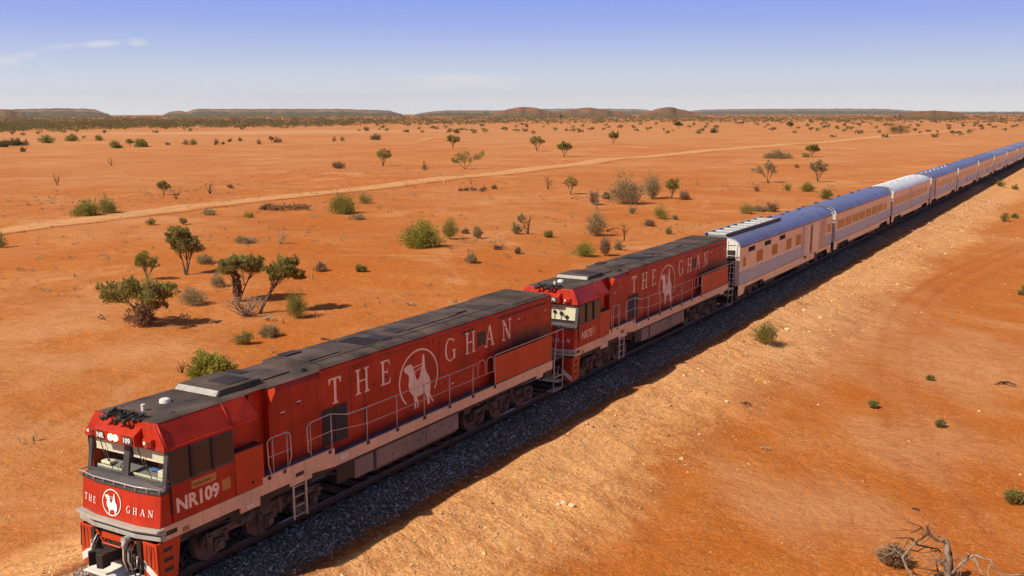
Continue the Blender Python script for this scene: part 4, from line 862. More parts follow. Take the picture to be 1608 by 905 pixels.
carriage(0, 'ribbed steel van with roof walkway and small high windows, right behind the red engines', 'blueroof', [(45.35, 46.6, 2.26, 2.96), (48.7, 49.95, 2.26, 2.96), (52.15, 53.4, 2.26, 2.96), (54.6, 55.95, 2.26, 3.0), (63.75, 65.05, 2.26, 2.93), (42.65, 43.05, 2.3, 2.86)],
    [(43.55, 44.85), (46.95, 48.3), (50.35, 51.7)], [(56.35, 56.9, 'panel'), (57.0, 57.5, 'stainend'), (57.6, 58.45, 'stain'), (58.5, 59.2, 'panel'), (59.3, 61.2, 'stain'), (61.3, 61.95, 'panel'), (62.2, 63.3, 'panel')],
    [(58.65, 58.95, 2.9, 3.2), (58.7, 58.9, 2.2, 2.7), (58.65, 58.95, 1.5, 2.0), (58.72, 58.84, 1.3, 3.3), (57.2, 57.6, 1.0, 1.18), (60.2, 60.5, .9, 1.1)], rack=True, front=41.9, rear=65.35, vents=(13, 2.3, -.55, False))
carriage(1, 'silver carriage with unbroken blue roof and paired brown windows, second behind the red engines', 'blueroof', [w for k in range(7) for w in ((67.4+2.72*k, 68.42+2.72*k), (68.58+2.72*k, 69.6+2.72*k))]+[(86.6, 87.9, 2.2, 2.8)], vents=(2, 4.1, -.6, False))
carriage(2, 'carriage with a bare silver ribbed roof, the only one of the train without blue', 'silver', row(92.2, 113.0, 16, .82), doors=[(101.7, 102.4, 'panel')], ribs=True, vents=(1.6, 1.9, .2, True))
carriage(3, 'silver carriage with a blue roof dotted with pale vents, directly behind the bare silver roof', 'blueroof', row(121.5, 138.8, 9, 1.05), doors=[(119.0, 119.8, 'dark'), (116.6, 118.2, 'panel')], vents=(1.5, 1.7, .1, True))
lab = {4: 'blue roofed carriage with dark emblem low on its side, nearest of the emblem carriages', 5: 'blue roofed carriage with a low side emblem, second of the emblem carriages', 6: 'greying blue roofed carriage, third of the emblem carriages counted from the engines', 7: 'greying blue roofed carriage far down the line, fourth of the emblem carriages', 8: 'pale greyed carriage far away, where the train reaches the right edge of the photo', 9: 'pale carriage at the far end of what the photo shows of the train', 10: 'most distant pale carriage of the long train on the horizon side'}
for i in range(4, 11):
    a = GAP0+CL*(i-1)
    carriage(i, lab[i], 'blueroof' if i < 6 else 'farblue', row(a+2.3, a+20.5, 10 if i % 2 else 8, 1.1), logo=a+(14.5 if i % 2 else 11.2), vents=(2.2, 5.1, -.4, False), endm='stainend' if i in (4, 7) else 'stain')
# ------------------------------------------------------------------ hills and mesas on the skyline
def hillmat(name, top, cliff, foot, veg=.5, fz=.5):
    t = NT(name); P = t.wpos(); g = t.n.new('ShaderNodeNewGeometry'); sp = t.n.new('ShaderNodeSeparateXYZ'); t.l.new(g.outputs['Normal'], sp.inputs[0])
    n1 = t.noise(.012, 6, .65, P); n2 = t.noise(.05, 5, .7, P); n3 = t.noise(.02, 5, .7, P, stretch=(1, 1, 6))
    hh = t.math('ADD', t.attr('hh'), t.math('MULTIPLY', t.math('SUBTRACT', n3, .5), .5))
    c = t.mix(t.rr(n1, .52, .62), top, foot)
    c = t.mix(t.math('MULTIPLY', t.rr(n2, .40, .52), veg), c, (.10, .095, .05))
    cl_ = t.mix(t.rr(n1, .42, .6), cliff, tuple(q*.6 for q in cliff))
    c = t.mix(t.rr(hh, fz, fz-.12, 0, .75), c, (.135, .105, .055)); c = t.mix(t.math('MULTIPLY', t.rr(hh, .60, .68), .8), c, cl_); c = t.mix(t.rr(hh, .80, .9), c, top)
    return t.done(c, .95, 0, t.bump(n2, .8, 8), .1)
HM = hillmat('mesa_rock', (.13, .11, .06), (.46, .22, .13), (.44, .26, .15), .65)
HR = hillmat('red_hill_rock', (.26, .11, .055), (.40, .14, .065), (.42, .155, .07), .42, .30)
HF = hillmat('far_mesa_rock', (.16, .13, .10), (.44, .28, .21), (.35, .22, .16), .5)
def hill(name, prof, D, mat, depth, flat=.35, seed=0, lbl=None):
    g = np.random.default_rng(seed); us = [p[0] for p in prof]; vs_ = [p[1] for p in prof]
    nu, nv = 160, 40; V = []; H_ = []; top_ = flat >= .2
    ph = g.uniform(0, 6.28, 12)
    for i in range(nu):
        u = us[0]+(us[-1]-us[0])*i/(nu-1); v = np.interp(u, us, vs_)+.22*math.sin(u*.31+ph[4])+.16*math.sin(u*.83+ph[5])+.12*math.sin(u*1.7+ph[6])
        d = rdir(u, 178.0); d0 = Vector((d.x, d.y, 0)).normalized(); vz = math.tan((179.3-v)/FPX)*D*.97+13.3
        for j in range(nv):
            t = j/(nv-1)*2-1; e = .10*math.sin(u*.09+ph[0])+.07*math.sin(u*.23+ph[1])+.02*math.sin(u*.43+ph[2])
            q = abs(t)+e*(1-abs(t))
            s = 1-min(1, max(0, (q-flat)/(1-flat)))
            s = s*s*(3-2*s) if flat < .2 else (s*1.9 if s < .4 else min(1, .76+ (s-.4)*.9))
            s *= 1+.02*math.sin(u*.11+j*.6+ph[3]); H_.append(min(s, 1) if top_ else s*.5)
            p = Vector((CAM.x, CAM.y, 0))+d0*(D+depth*t)
            V.append((p.x, p.y, -2.4+vz*(.86 if top_ else .95)*min(s, 1.0)*(1 if v < 178.6 else .6)))
    ii = np.arange(nu*nv).reshape(nu, nv); Fc = np.stack([ii[:-1, :-1], ii[1:, :-1], ii[1:, 1:], ii[:-1, 1:]], -1).reshape(-1, 4)
    o = npmesh(name, V, Fc, mat, smooth=True); setattr_(o, 'hh', H_); tag(o, kind='structure'); return o
hill('mesa', [(-260, 176), (-200, 172), (-60, 171.2), (25, 170.8), (60, 169.8), (100, 169.4), (135, 169.8), (148, 171), (160, 174.8), (172, 178.5)], 7000, HM, 1400, .45, 1)
hill('mesa', [(255, 179), (268, 174.5), (280, 172.6), (292, 175), (302, 172), (312, 170.3), (380, 170.6), (450, 170.4), (545, 170.8), (608, 173), (618, 175), (632, 179)], 7600, HM, 1500, .45, 2)
hill('mesa', [(650, 179), (672, 175.5), (700, 172.8), (760, 173), (805, 173.2), (850, 175), (870, 178)], 6800, HM, 1000, .4, 3)
hill('mesa', [(820, 177), (850, 171), (900, 170.6), (960, 171), (1008, 172), (1040, 177)], 12500, HF, 1800, .45, 4)
hill('mesa', [(1070, 178), (1095, 173.4), (1130, 172.4), (1180, 172), (1300, 171.8), (1380, 172.4), (1412, 174), (1430, 175.5), (1500, 177), (1750, 177.6), (1800, 179)], 13000, HF, 1800, .45, 5)
hill('hill', [(-120, 176), (-40, 172), (5, 170.5), (20, 173), (40, 178)], 4300, HR, 500, .1, 6)
hill('hill', [(775, 179), (795, 172), (812, 168.2), (828, 167.6), (842, 169.5), (860, 174), (880, 178.5)], 3800, HR, 420, .1, 7)
hill('hill', [(868, 179), (890, 174), (905, 170.5), (922, 168.8), (938, 170.6), (960, 174), (990, 178.5)], 4100, HR, 420, .1, 8)
hill('hill', [(1004, 179), (1022, 174), (1038, 169.8), (1048, 168.2), (1058, 169.3), (1075, 173.6), (1098, 178.5)], 3900, HR, 380, .06, 9)
hill('hill', [(1405, 179), (1430, 177.5), (1450, 175.6), (1470, 174.8), (1490, 176), (1515, 179)], 2600, HR, 260, .1, 10)
# ------------------------------------------------------------------ vegetation
def leafmat(name, a, b):
    t = NT(name); g = t.n.new('ShaderNodeNewGeometry'); n = t.noise(1.4, 3, .6)
    c = t.mix(g.outputs['Random Per Island'], a, b); c = t.mix(t.rr(n, .35, .65, 0, .3), c, tuple(v*1.35 for v in b))
    t.done(c, .7, 0, None, .1)
    tr = t.n.new('ShaderNodeBsdfTranslucent'); t.l.new(c, tr.inputs[0]); mx = t.n.new('ShaderNodeMixShader'); mx.inputs[0].default_value = .5
    out = [q for q in t.n if q.type == 'OUTPUT_MATERIAL'][0]; t.l.new(t.b.outputs[0], mx.inputs[1]); t.l.new(tr.outputs[0], mx.inputs[2]); t.l.new(mx.outputs[0], out.inputs[0])
    return t.mat
LM = {'green': leafmat('green_mulga_leaves', (.20, .185, .04), (.37, .33, .085)), 'olive': leafmat('olive_mulga_leaves', (.24, .20, .055), (.41, .34, .11)),
      'grey': leafmat('grey_saltbush_leaves', (.30, .22, .11), (.46, .36, .19)), 'brown': leafmat('dry_brown_twigs', (.26, .15, .08), (.42, .27, .16)),
      'far': leafmat('distant_scrub_leaves', (.12, .10, .04), (.22, .18, .07)), 'bright': leafmat('bright_green_leaves', (.25, .235, .04), (.44, .40, .09))}
def bark(name, a, b):
    t = NT(name); n = t.noise(6, 5, .7, stretch=(1, 1, .3)); return t.done(t.mix(t.rr(n, .35, .65), a, b), .9, 0, t.bump(n, .6, .02), .15)
M['bark'] = bark('brown_bark', (.09, .055, .035), (.20, .13, .09)); M['dead'] = bark('bleached_dead_wood', (.16, .11, .075), (.42, .33, .25)); M['char'] = bark('dark_dead_wood', (.045, .026, .016), (.16, .09, .055))
def leaves(g, lobes, n, ls, up=.6):
    """clumped leaf sprays spread through the crown; lobes: (cx,cy,cz,rx,rz)"""
    more = []   # break each lobe into ragged tufts
    for l in lobes:
        more.append((l[0], l[1], l[2], l[3]*.78, l[4]*.8))
        for q in range(5):
            a = g.uniform(0, 2*PI); e = g.uniform(-.35, .9); f = g.uniform(.55, 1.0); more.append((l[0]+math.cos(a)*l[3]*f*math.cos(e), l[1]+math.sin(a)*l[3]*f*math.cos(e), l[2]+math.sin(e)*l[4]*.95, l[3]*g.uniform(.22, .40), l[4]*g.uniform(.28, .5)))
    lobes = more
    vol = np.array([l[3]**2*l[4] for l in lobes])**.62; vol = vol/vol.sum(); V = []
    for l, w in zip(lobes, vol):
        v, _ = broom(g, l[3]*2.05, l[4]*1.9, max(10, int(n*w)), ls, .12); V.append(v+np.array([l[0], l[1], l[2]-l[4]*.95]))
    V = np.concatenate(V); return V, np.arange(len(V)).reshape(-1, 4)

def broom(g, w, h, n, ls, open_=.0):
    """leaf sprays on stalks fanning out of one foot: desert shrubs leafy down to the sand"""
    nc = max(12, n//34); az = g.uniform(0, 2*PI, nc); el = np.arcsin(g.uniform(.05+open_*.45, 1, nc))
    lump = 1+.16*np.sin(az*2+g.uniform(0, 6))+.10*np.sin(az*5+g.uniform(0, 6)); t = g.uniform(.25, 1, nc)**.7*g.uniform(.74, 1.18, nc)
    d = np.stack([np.cos(az)*np.cos(el)*w/2*lump, np.sin(az)*np.cos(el)*w/2*lump, (.12+.88*np.sin(el))*h], -1)*t[:, None]
    un_ = d/np.linalg.norm(d, axis=1)[:, None]; pick = g.integers(0, nc, n); cr = min(w/2, h)*.13
    P = d[pick]+g.normal(size=(n, 3))*cr-un_[pick]*g.uniform(0, 1, (n, 1))**2*min(w, h)*.22; P[:, 2] = np.maximum(P[:, 2], .03)
    ax = un_[pick]+g.normal(size=(n, 3))*.45; ax[:, 2] += .35; ax /= np.linalg.norm(ax, axis=1)[:, None]
    sd_ = np.cross(ax, g.normal(size=(n, 3))); sd_ /= np.linalg.norm(sd_, axis=1)[:, None]
    L = ls*g.uniform(.6, 1.5, n)[:, None]; Wd = L*g.uniform(.12, .26, n)[:, None]
    V = np.stack([P-sd_*Wd*.3, P+ax*L*.5-sd_*Wd, P+ax*L, P+ax*L*.5+sd_*Wd], 1); return V.reshape(-1, 3), np.arange(n*4).reshape(-1, 4)
def limb(b, g, p0, p1, r0, r1, wob=.12, n=6):
    p0 = Vector(p0); p1 = Vector(p1); L = (p1-p0).length; pts = []; rad = []
    o = Vector(g.normal(size=3)*wob*L*.4)
    for i in range(n):
        t = i/(n-1); q = p0.lerp(p1, t)+o*math.sin(t*PI)+Vector(g.normal(size=3)*wob*L*.12)*(0 if i in (0, n-1) else 1)
        q.z += .1*L*math.sin(t*PI); pts.append(q); rad.append(r0+(r1-r0)*t**.8)
    b.tube(pts, rad, 6); return pts
def stems(g, H, lobes, r, nsub=5, name='trunk', mat='bark', base=.06):
    b = MB(); S = 1.0
    for l in lobes:
        c = Vector(l[:3]); top = c+Vector((0, 0, -l[4]*.15)); p0 = Vector((g.normal()*base*.6, g.normal()*base*.6, -.08))
        pts = limb(b, g, p0, top, r, r*.35)
        for k in range(nsub+3):
            s = pts[2+k % 3]; d = Vector(g.normal(size=3)); d.z = abs(d.z)*.7+.1; d.normalize()
            e = c+Vector((d.x*l[3], d.y*l[3], d.z*l[4]))*.85; limb(b, g, s, e, r*.35, r*.1, .15, 4)
    return b
def plant(pos, w, h, kind, leaf, label, cat, name, seed, yaw=0, group=None, lobes=None, px=0, detail=1.):
    """w, h in metres. kind: bush (foliage from the ground), tree (crown on a trunk), vee (upright open shrub)"""
    g = np.random.default_rng(seed); W2 = w/2
    custom = lobes is not None
    if lobes is None:
        if kind == 'tree': lobes = [(g.normal()*.05*w, g.normal()*.05*w, h*.66, W2*.80, h*.32), (W2*.5, W2*.2, h*.60, W2*.46, h*.22), (-W2*.5, -W2*.1, h*.64, W2*.44, h*.22), (W2*.1, -W2*.3, h*.84, W2*.42, h*.16)]
        elif kind == 'vee': lobes = [(0, 0, h*.62, W2*.75, h*.34), (W2*.45, 0, h*.72, W2*.48, h*.25), (-W2*.48, W2*.1, h*.66, W2*.48, h*.27), (0, 0, h*.38, W2*.4, h*.22)]
        else: lobes = [(0, 0, h*.50, W2*.80, h*.44), (W2*.42, W2*.2, h*.42, W2*.52, h*.36), (-W2*.44, -W2*.15, h*.46, W2*.52, h*.38), (0, -W2*.3, h*.3, W2*.6, h*.26)]
    ls = max(.09, min(.36, w*.05)) if px > 22 else max(.12, w*.085)
    if px >= 50: ls = .19
    own = lobes
    n = int((1300 if px < 14 else 2300 if px < 26 else 4200 if px < 50 else 8500)*detail)
    V, Fc = broom(g, w, h, n, ls, .55 if kind == 'vee' else 0) if kind != 'tree' and not custom else leaves(g, lobes, n, ls, .5)
    big = px >= 14
    if big:
        root = empty(name, pos, label, cat, group); root.rotation_euler.z = yaw
        f = npmesh('foliage', V, Fc, LM[leaf], root)
        stems(g, h, lobes[:3], max(.03, h*(.022 if kind == 'tree' else .014)), 4 if px < 40 else 7).build('trunk' if kind == 'tree' else 'stem', M['bark'], root)
        return root
    b = stems(g, h, lobes[:2], max(.035, h*.022), 2); nv = len(b.v); 
    me_v = np.concatenate([V, np.array([tuple(p) for p in b.v])]); o = bpy.data.meshes.new(name)
    o.from_pydata([tuple(p) for p in me_v], [], [tuple(q) for q in Fc]+[tuple(i+len(V) for i in q) for q in b.f]); o.materials.append(LM[leaf]); o.materials.append(M['bark'])
    o.polygons.foreach_set('material_index', [0]*len(Fc)+[1]*len(b.f)); ob = bpy.data.objects.new(name, o); COL.objects.link(ob); ob.location = pos; ob.rotation_euler.z = yaw
    return tag(ob, label, cat, group)
def deadplant(pos, w, h, label, cat, name, seed, mat='dead', n=7, group=None, lean=0):
    g = np.random.default_rng(seed); b = MB(); r = max(.025, h*.03)
    for k in range(n):
        a = g.uniform(0, 2*PI); e = Vector((math.cos(a)*w/2*g.uniform(.2, 1)+lean*w*.5, math.sin(a)*w/2*g.uniform(.2, 1), h*g.uniform(.45, 1)))
        pts = limb(b, g, (0, 0, -.05), e, r*g.uniform(.5, 1), r*.25, .22, 6)
        for j in range(3):
            s = pts[2+j]; d = Vector(g.normal(size=3)); d.z = abs(d.z); limb(b, g, s, s+d.normalized()*h*.3, r*.3, r*.1, .2, 4)
    o = b.build(name, M[mat]); o.location = pos; return tag(o, label, cat, group)
def log(pos, L, label, seed, yaw=0, mat='dead', n=3):
    g = np.random.default_rng(seed); b = MB()
    for k in range(n):
        a = yaw+g.normal()*.35; p0 = Vector((g.normal()*L*.12, g.normal()*L*.08, .04)); p1 = p0+Vector((math.cos(a)*L*.5, math.sin(a)*L*.5, g.uniform(0, .12)*L)); limb(b, g, p0-(p1-p0)*.8, p1, .045*L**.5, .012, .12, 7)
    o = b.build('fallen_branch', M[mat]); o.location = pos; return tag(o, label, 'branch')
def m_at(p): return FPX/((p-CAM).dot(_F))
# (u, v of the base, width px, height px, kind, leaf, label)
PL = [
 (292, 432, 57, 74, 'tree', 'olive', 'tallest mulga tree, round olive crown on one leaning trunk, behind the wide double crowned tree'),
 (232, 441, 42, 44, 'tree', 'green', 'bushy green mulga tree standing just behind the wide double crowned tree on the left'),
 (305, 479, 38, 27, 'bush', 'grey', 'grey green shrub between the wide double crowned tree and the forked mulga tree'),
 (343, 451, 26, 22, 'bush', 'grey', 'small grey shrub just left of the forked mulga tree'),
 (322, 415, 22, 14, 'bush', 'grey', 'low pale grey shrub right of the leaning trunk of the tallest mulga tree'),
 (467, 500, 38, 42, 'vee', 'green', 'upright open green shrub with its own dark shadow, right of the curved trunk tree'),
 (383, 541, 28, 20, 'bush', 'olive', 'small round olive shrub, left one of two above the roof of the leading engine'),
 (424, 529, 30, 17, 'bush', 'grey', 'small spiky grey shrub, right one of two above the roof of the leading engine'),
 (331, 598, 58, 42, 'bush', 'bright', 'large yellow green shrub growing right beside the cab roof of the leading engine'),
 (385, 382, 30, 10, 'bush', 'grey', 'flat grey shrub beside the bleached little dead tree on the left'),
 (505, 426, 20, 12, 'bush', 'brown', 'small brown tuft above and right of the upright open green shrub'),
 (567, 427, 17, 13, 'bush', 'olive', 'small green tuft alone on orange sand in the middle left'),
 (238, 354, 15, 11, 'bush', 'olive', 'left one of two small tufts just below the dirt road on the left'),
 (288, 353, 13, 13, 'vee', 'olive', 'right one of two small tufts just below the dirt road on the left'),
 (135, 339, 44, 22, 'bush', 'green', 'wide low green shrub touching a taller one on the near edge of the dirt road'),
 (169, 335, 33, 27, 'bush', 'green', 'taller rounded shrub at the right of the wide low green one beside the dirt road'),
 (257, 307, 24, 21, 'tree', 'olive', 'small leaning mulga tree with dry brush at its foot above the dirt road'),
 (362, 296, 10, 8, 'bush', 'brown', 'tiny brown tuft right of the bare twiggy sapling above the dirt road'),
 (328, 338, 26, 9, 'bush', 'grey', 'flat grey tuft on the near side of the dirt road'),
 (391, 342, 15, 9, 'bush', 'bright', 'small bright green tuft below a strip of dry brush'),
 (416, 330, 10, 11, 'vee', 'grey', 'small grey tuft at the left end of the strip of dry brush'),
 (2, 389, 18, 25, 'bush', 'olive', 'dark shrub cut by the left edge of the photo'),
 (36, 239, 11, 9, 'bush', 'far', 'small dark shrub in front of the far row at the left edge'),
 (5, 231, 22, 9, 'bush', 'far', 'leftmost low shrub of the far row, at the left edge'),
 (25, 229, 20, 10, 'bush', 'far', 'dark low shrub second from the left edge in the far row'),
 (41, 229, 12, 10, 'bush', 'brown', 'brownish shrub third from the left edge in the far row'),
 (73, 225, 20, 11, 'bush', 'green', 'round green shrub fourth from the left edge in the far row'),
 (112, 222, 18, 9, 'bush', 'green', 'low green shrub fifth from the left edge in the far row'),
 (155, 221, 14, 9, 'bush', 'olive', 'small shrub on the far side of the pale clay pan on the left'),
 (181, 233, 18, 11, 'bush', 'green', 'round green shrub left of two small crowned trees in the far left row'),
 (204, 232, 14, 13, 'tree', 'olive', 'small tree between two round shrubs in the far left row'),
 (222, 231, 21, 12, 'bush', 'green', 'wide green shrub at the right end of a trio in the far left row'),
 (263, 228, 9, 4, 'bush', 'brown', 'flat brown tuft right of the trio in the far left row'),
 (292, 228, 10, 9, 'bush', 'brown', 'brown half of a pair of small shrubs in the far left row'),
 (304, 228, 12, 9, 'bush', 'green', 'green half of a pair of small shrubs in the far left row'),
 (340, 228, 9, 10, 'bush', 'far', 'small dark shrub starting a line of five dots on the far plain'),
 (350, 227, 6, 5, 'bush', 'far', 'tiny second shrub in the line of five dots on the far plain'),
 (361, 223, 7, 6, 'bush', 'far', 'tiny third shrub in the line of five dots on the far plain'),
 (377, 222, 7, 6, 'bush', 'far', 'tiny fourth shrub in the line of five dots on the far plain'),
 (406, 227, 8, 8, 'bush', 'brown', 'brown fifth shrub in the line of dots on the far plain'),
 (426, 225, 9, 11, 'tree', 'far', 'small dark tree right of the line of five dots on the far plain'),
 (436, 224, 14, 8, 'bush', 'brown', 'dry brown brush just right of the small dark tree on the far plain'),
 (532, 265, 20, 9, 'bush', 'brown', 'brown tuft left of the lone round crowned tree behind the dirt road'),
 (525, 222, 8, 8, 'bush', 'brown', 'tiny brown shrub, left one of two beyond the brown tuft'),
 (537, 222, 9, 9, 'bush', 'olive', 'tiny olive shrub, right one of two beyond the brown tuft'),
 (590, 220, 15, 8, 'bush', 'far', 'flat dark shrub alone on the pink plain in the centre left'),
 (538, 336, 47, 31, 'bush', 'green', 'large dense green shrub below the dirt road in the centre left'),
 (574, 320, 26, 16, 'bush', 'olive', 'loose olive shrub with dry sticks just right of the large dense green one'),
 (562, 345, 26, 8, 'bush', 'grey', 'flat grey tuft in front of the large dense green shrub'),
 (664, 389, 57, 38, 'bush', 'bright', 'biggest and brightest green shrub in the middle of the photo, dome shaped'),
 (707, 376, 30, 34, 'vee', 'green', 'tall fan shaped shrub right of the bright dome shaped one'),
 (731, 367, 11, 6, 'bush', 'brown', 'tiny brown tuft between the fan shaped shrub and the thin grey one'),
 (750, 375, 17, 18, 'vee', 'grey', 'thin grey green shrub right of the fan shaped one'),
 (740, 413, 20, 13, 'bush', 'grey', 'grey tuft below the fan shaped shrub, nearer the train'),
 (813, 399, 9, 10, 'bush', 'brown', 'small brown tuft right of the grey tuft near the train'),
 (782, 392, 14, 6, 'bush', 'brown', 'flat brown litter tuft between two grey tufts near the train'),
 (602, 261, 28, 26, 'tree', 'green', 'lone round crowned tree standing behind the dirt road in the centre left'),
 (667, 268, 10, 14, 'bush', 'brown', 'narrow brown shrub left of the twin crowned tree behind the road'),
 (711, 233, 21, 20, 'tree', 'olive', 'small flat crowned tree beyond the twin crowned tree'),
 (843, 238, 28, 24, 'tree', 'olive', 'round crowned tree with a side tuft, left one of a pair far behind the road'),
 (886, 247, 23, 23, 'tree', 'green', 'neat round crowned tree with clear trunk, right one of a pair behind the road'),
 (963, 226, 18, 18, 'tree', 'green', 'small mushroom shaped tree beyond the road, right of the pair'),
 (896, 306, 24, 28, 'tree', 'olive', 'dark crooked mulga tree with a fallen log at its foot'),
 (985, 321, 54, 46, 'bush', 'grey', 'largest grey green shrub, in the centre right, with bare stems below'),
 (1025, 313, 32, 40, 'vee', 'grey', 'tall thin grey green shrub right of the largest grey one'),
 (1054, 313, 24, 32, 'tree', 'green', 'small tree with a round crown right of the two big grey green shrubs'),
 (952, 313, 16, 13, 'bush', 'brown', 'dry brown tuft at the left foot of the largest grey green shrub'),
 (1075, 314, 18, 13, 'bush', 'brown', 'dry brown tuft right of the small round crowned tree'),
 (1037, 344, 28, 20, 'bush', 'green', 'low green shrub in front of the two big grey green shrubs'),
 (993, 336, 12, 12, 'bush', 'grey', 'small grey tuft below the largest grey green shrub'),
 (1020, 355, 18, 9, 'bush', 'brown', 'brown tuft nearer the train than the low green shrub'),
 (1050, 368, 13, 11, 'bush', 'grey', 'grey tuft beside the roof of the second engine, nearer than the brown one'),
 (1060, 345, 9, 6, 'bush', 'grey', 'tiny tuft just right of the low green shrub in the centre right'),
 (937, 371, 40, 36, 'vee', 'grey', 'see through grey shrub with many thin stems behind the second engine'),
 (917, 403, 32, 24, 'bush', 'bright', 'low bright green shrub closest to the second engine'),
 (950, 402, 22, 30, 'vee', 'brown', 'dry brown shrub leaning beside the low bright green one'),
 (972, 393, 15, 14, 'bush', 'grey', 'small grey shrub right of the dry brown leaning one'),
 (811, 368, 17, 18, 'vee', 'grey', 'grey shrub just left of the reddish dead sapling in the centre'),
 (818, 350, 12, 13, 'vee', 'grey', 'smaller grey shrub behind the reddish dead sapling'),
 (861, 373, 16, 11, 'bush', 'olive', 'small olive tuft right of the reddish dead sapling'),
 (776, 297, 10, 6, 'bush', 'brown', 'tiny tuft on the low rise below the road in the centre'),
 (933, 322, 20, 22, 'vee', 'brown', 'sparse stand of thin dry stems between the crooked tree and the largest grey shrub'),
 (1284, 286, 30, 33, 'tree', 'grey', 'thin grey leafed tree with a bare trunk behind the first carriages'),
 (1275, 247, 22, 19, 'tree', 'green', 'small dark umbrella shaped tree nearest the dirt road on the right'),
 (1266, 247, 13, 6, 'bush', 'olive', 'low shrub touching the foot of the dark umbrella shaped tree'),
 (1236, 300, 14, 12, 'bush', 'green', 'small round green shrub, left one of two right of the forked tree'),
 (1267, 301, 20, 16, 'bush', 'bright', 'larger round green shrub, right one of two right of the forked tree'),
 (1298, 313, 22, 18, 'bush', 'olive', 'olive shrub half hidden by the blue roof of the second carriage'),
 (1172, 336, 25, 18, 'bush', 'olive', 'round olive shrub above the roof walkway of the first silver van'),
 (1192, 332, 32, 8, 'bush', 'grey', 'low grey brush stretching right from the round olive shrub'),
 (1213, 333, 18, 14, 'bush', 'brown', 'dry brown brush at the right end of the low grey brush'),
 (1188, 301, 11, 8, 'bush', 'brown', 'small brown tuft below the forked tree behind the train'),
 (1220, 249, 40, 10, 'bush', 'grey', 'wide low grey brush in front of a burnt stump behind the forked tree'),
 (1251, 264, 9, 6, 'bush', 'olive', 'tiny tuft between the umbrella shaped tree and the thin grey tree'),
 (1097, 210, 11, 7, 'bush', 'olive', 'small shrub just left of a darker twin beyond the road on the right'),
 (1121, 209, 15, 8, 'bush', 'far', 'dark rounded shrub beyond the road on the right'),
 (1065, 203, 14, 11, 'tree', 'far', 'small dark tree on the far plain left of the two rounded shrubs'),
 (1240, 203, 12, 11, 'tree', 'far', 'dark small tree on the far plain above the dirt road'),
 (1412, 210, 34, 16, 'bush', 'far', 'big dark thicket beside the far end of the dirt road'),
 (1203, 541, 42, 34, 'vee', 'olive', 'spiky green shrub rooted on the tan gravel bank, right of the dark ballast'),
 (1371, 641, 12, 9, 'vee', 'olive', 'tiny green tuft nearest the wheel tracks on the right hand flat'),
 (1476, 671, 13, 10, 'vee', 'olive', 'tiny green tuft with a shadow, between the two wheel tracks'),
 (1461, 597, 8, 6, 'bush', 'olive', 'tiny dull tuft higher up between the two wheel tracks'),
 (1592, 789, 30, 17, 'vee', 'olive', 'green grassy tuft at the right edge above the dead tree'),
 (1401, 888, 44, 30, 'vee', 'brown', 'dry grassy clump tangled in the limbs of the big dead tree'),
 (1571, 293, 15, 9, 'vee', 'olive', 'thin tuft on the gravel bank close to the far carriages'),
 (1594, 298, 11, 7, 'bush', 'olive', 'small tuft near the right edge above the gravel bank'),
 (1577, 348, 14, 12, 'vee', 'olive', 'upright thin tuft on the orange flat near the right edge'),
 (1593, 343, 9, 7, 'bush', 'green', 'tiny round tuft right of the upright thin one near the right edge'),
 (1606, 464, 12, 12, 'bush', 'olive', 'olive tuft half cut by the right edge of the photo'),
]
for i, (u, v, w, h, kd, lf, lb) in enumerate(PL):
    p = at(u, v); s = m_at(p); istree = kd == 'tree' or ' tree' in lb.split(',')[0] and kd == 'tree'
    plant(p, w/s*1.05, h/s*1.06, kd, lf, lb, 'tree' if istree else 'shrub', 'mulga_tree' if istree else 'desert_shrub', 100+i, yaw=(i*1.3) % 6.28 if kd != 'tree' else 0, px=max(w, h)*.9)
RIGHT = _R
def shaped(u, v, lobes_px, leaf, label, seed, name='mulga_tree', n=1., twigs=0):
    """tree whose crown lobes are given in photo pixels right of / above its base, with true depth"""
    p = at(u, v); s = m_at(p); g = np.random.default_rng(seed)
    L = [(RIGHT.x*a/s+_F.x*dp, RIGHT.y*a/s+_F.y*dp, b/s*1.03, rx/s, rz/s) for a, b, rx, rz, dp in lobes_px]
    w = 2*max(abs(l[0]) for l in lobes_px)/s+1
    root = plant(p, max(w, 1.5), max(l[2] for l in L), 'tree', leaf, label, 'tree', name, seed, 0, lobes=L, px=70, detail=n)
    if twigs:
        hh = max(l[2] for l in L); V, Fc = broom(g, w*twigs, hh*.72, 1500, .22, .35); o = npmesh('dry_twigs', V, Fc, LM['brown'], root)
    return root
shaped(225, 512, [(-44, 48, 28, 20, .3), (10, 56, 34, 21, -.3), (38, 50, 22, 16, .4), (-12, 50, 26, 20, .8), (20, 34, 18, 14, .2)], 'olive', 'wide double crowned mulga tree with many dark stems, lowest of the group of trees', 501, twigs=.42)
shaped(374, 474, [(-12, 54, 24, 16, 0), (22, 54, 26, 16, .5), (4, 60, 22, 12, -.6)], 'olive', 'forked mulga tree with two flat topped crowns joined, beside the slanting mulga tree', 502, twigs=.2)
shaped(407, 492, [(42, 68, 25, 19, 0), (60, 58, 14, 12, .5), (30, 58, 12, 10, -.4)], 'olive', 'slanting mulga tree whose curved trunk leans right out of a heap of grey dead brush', 503, n=.8)
shaped(731, 266, [(-6, 18, 17, 11, 0), (20, 20, 12, 9, .8), (-16, 14, 9, 7, .5)], 'green', 'twin crowned spreading tree, biggest one standing behind the dirt road in the centre', 504, n=.5)
shaped(1206, 288, [(-16, 20, 11, 7, 0), (2, 27, 11, 11, .8), (6, 20, 9, 7, -.5)], 'grey', 'forked tree with one low and one taller crown, behind the first silver van', 505, n=.4)
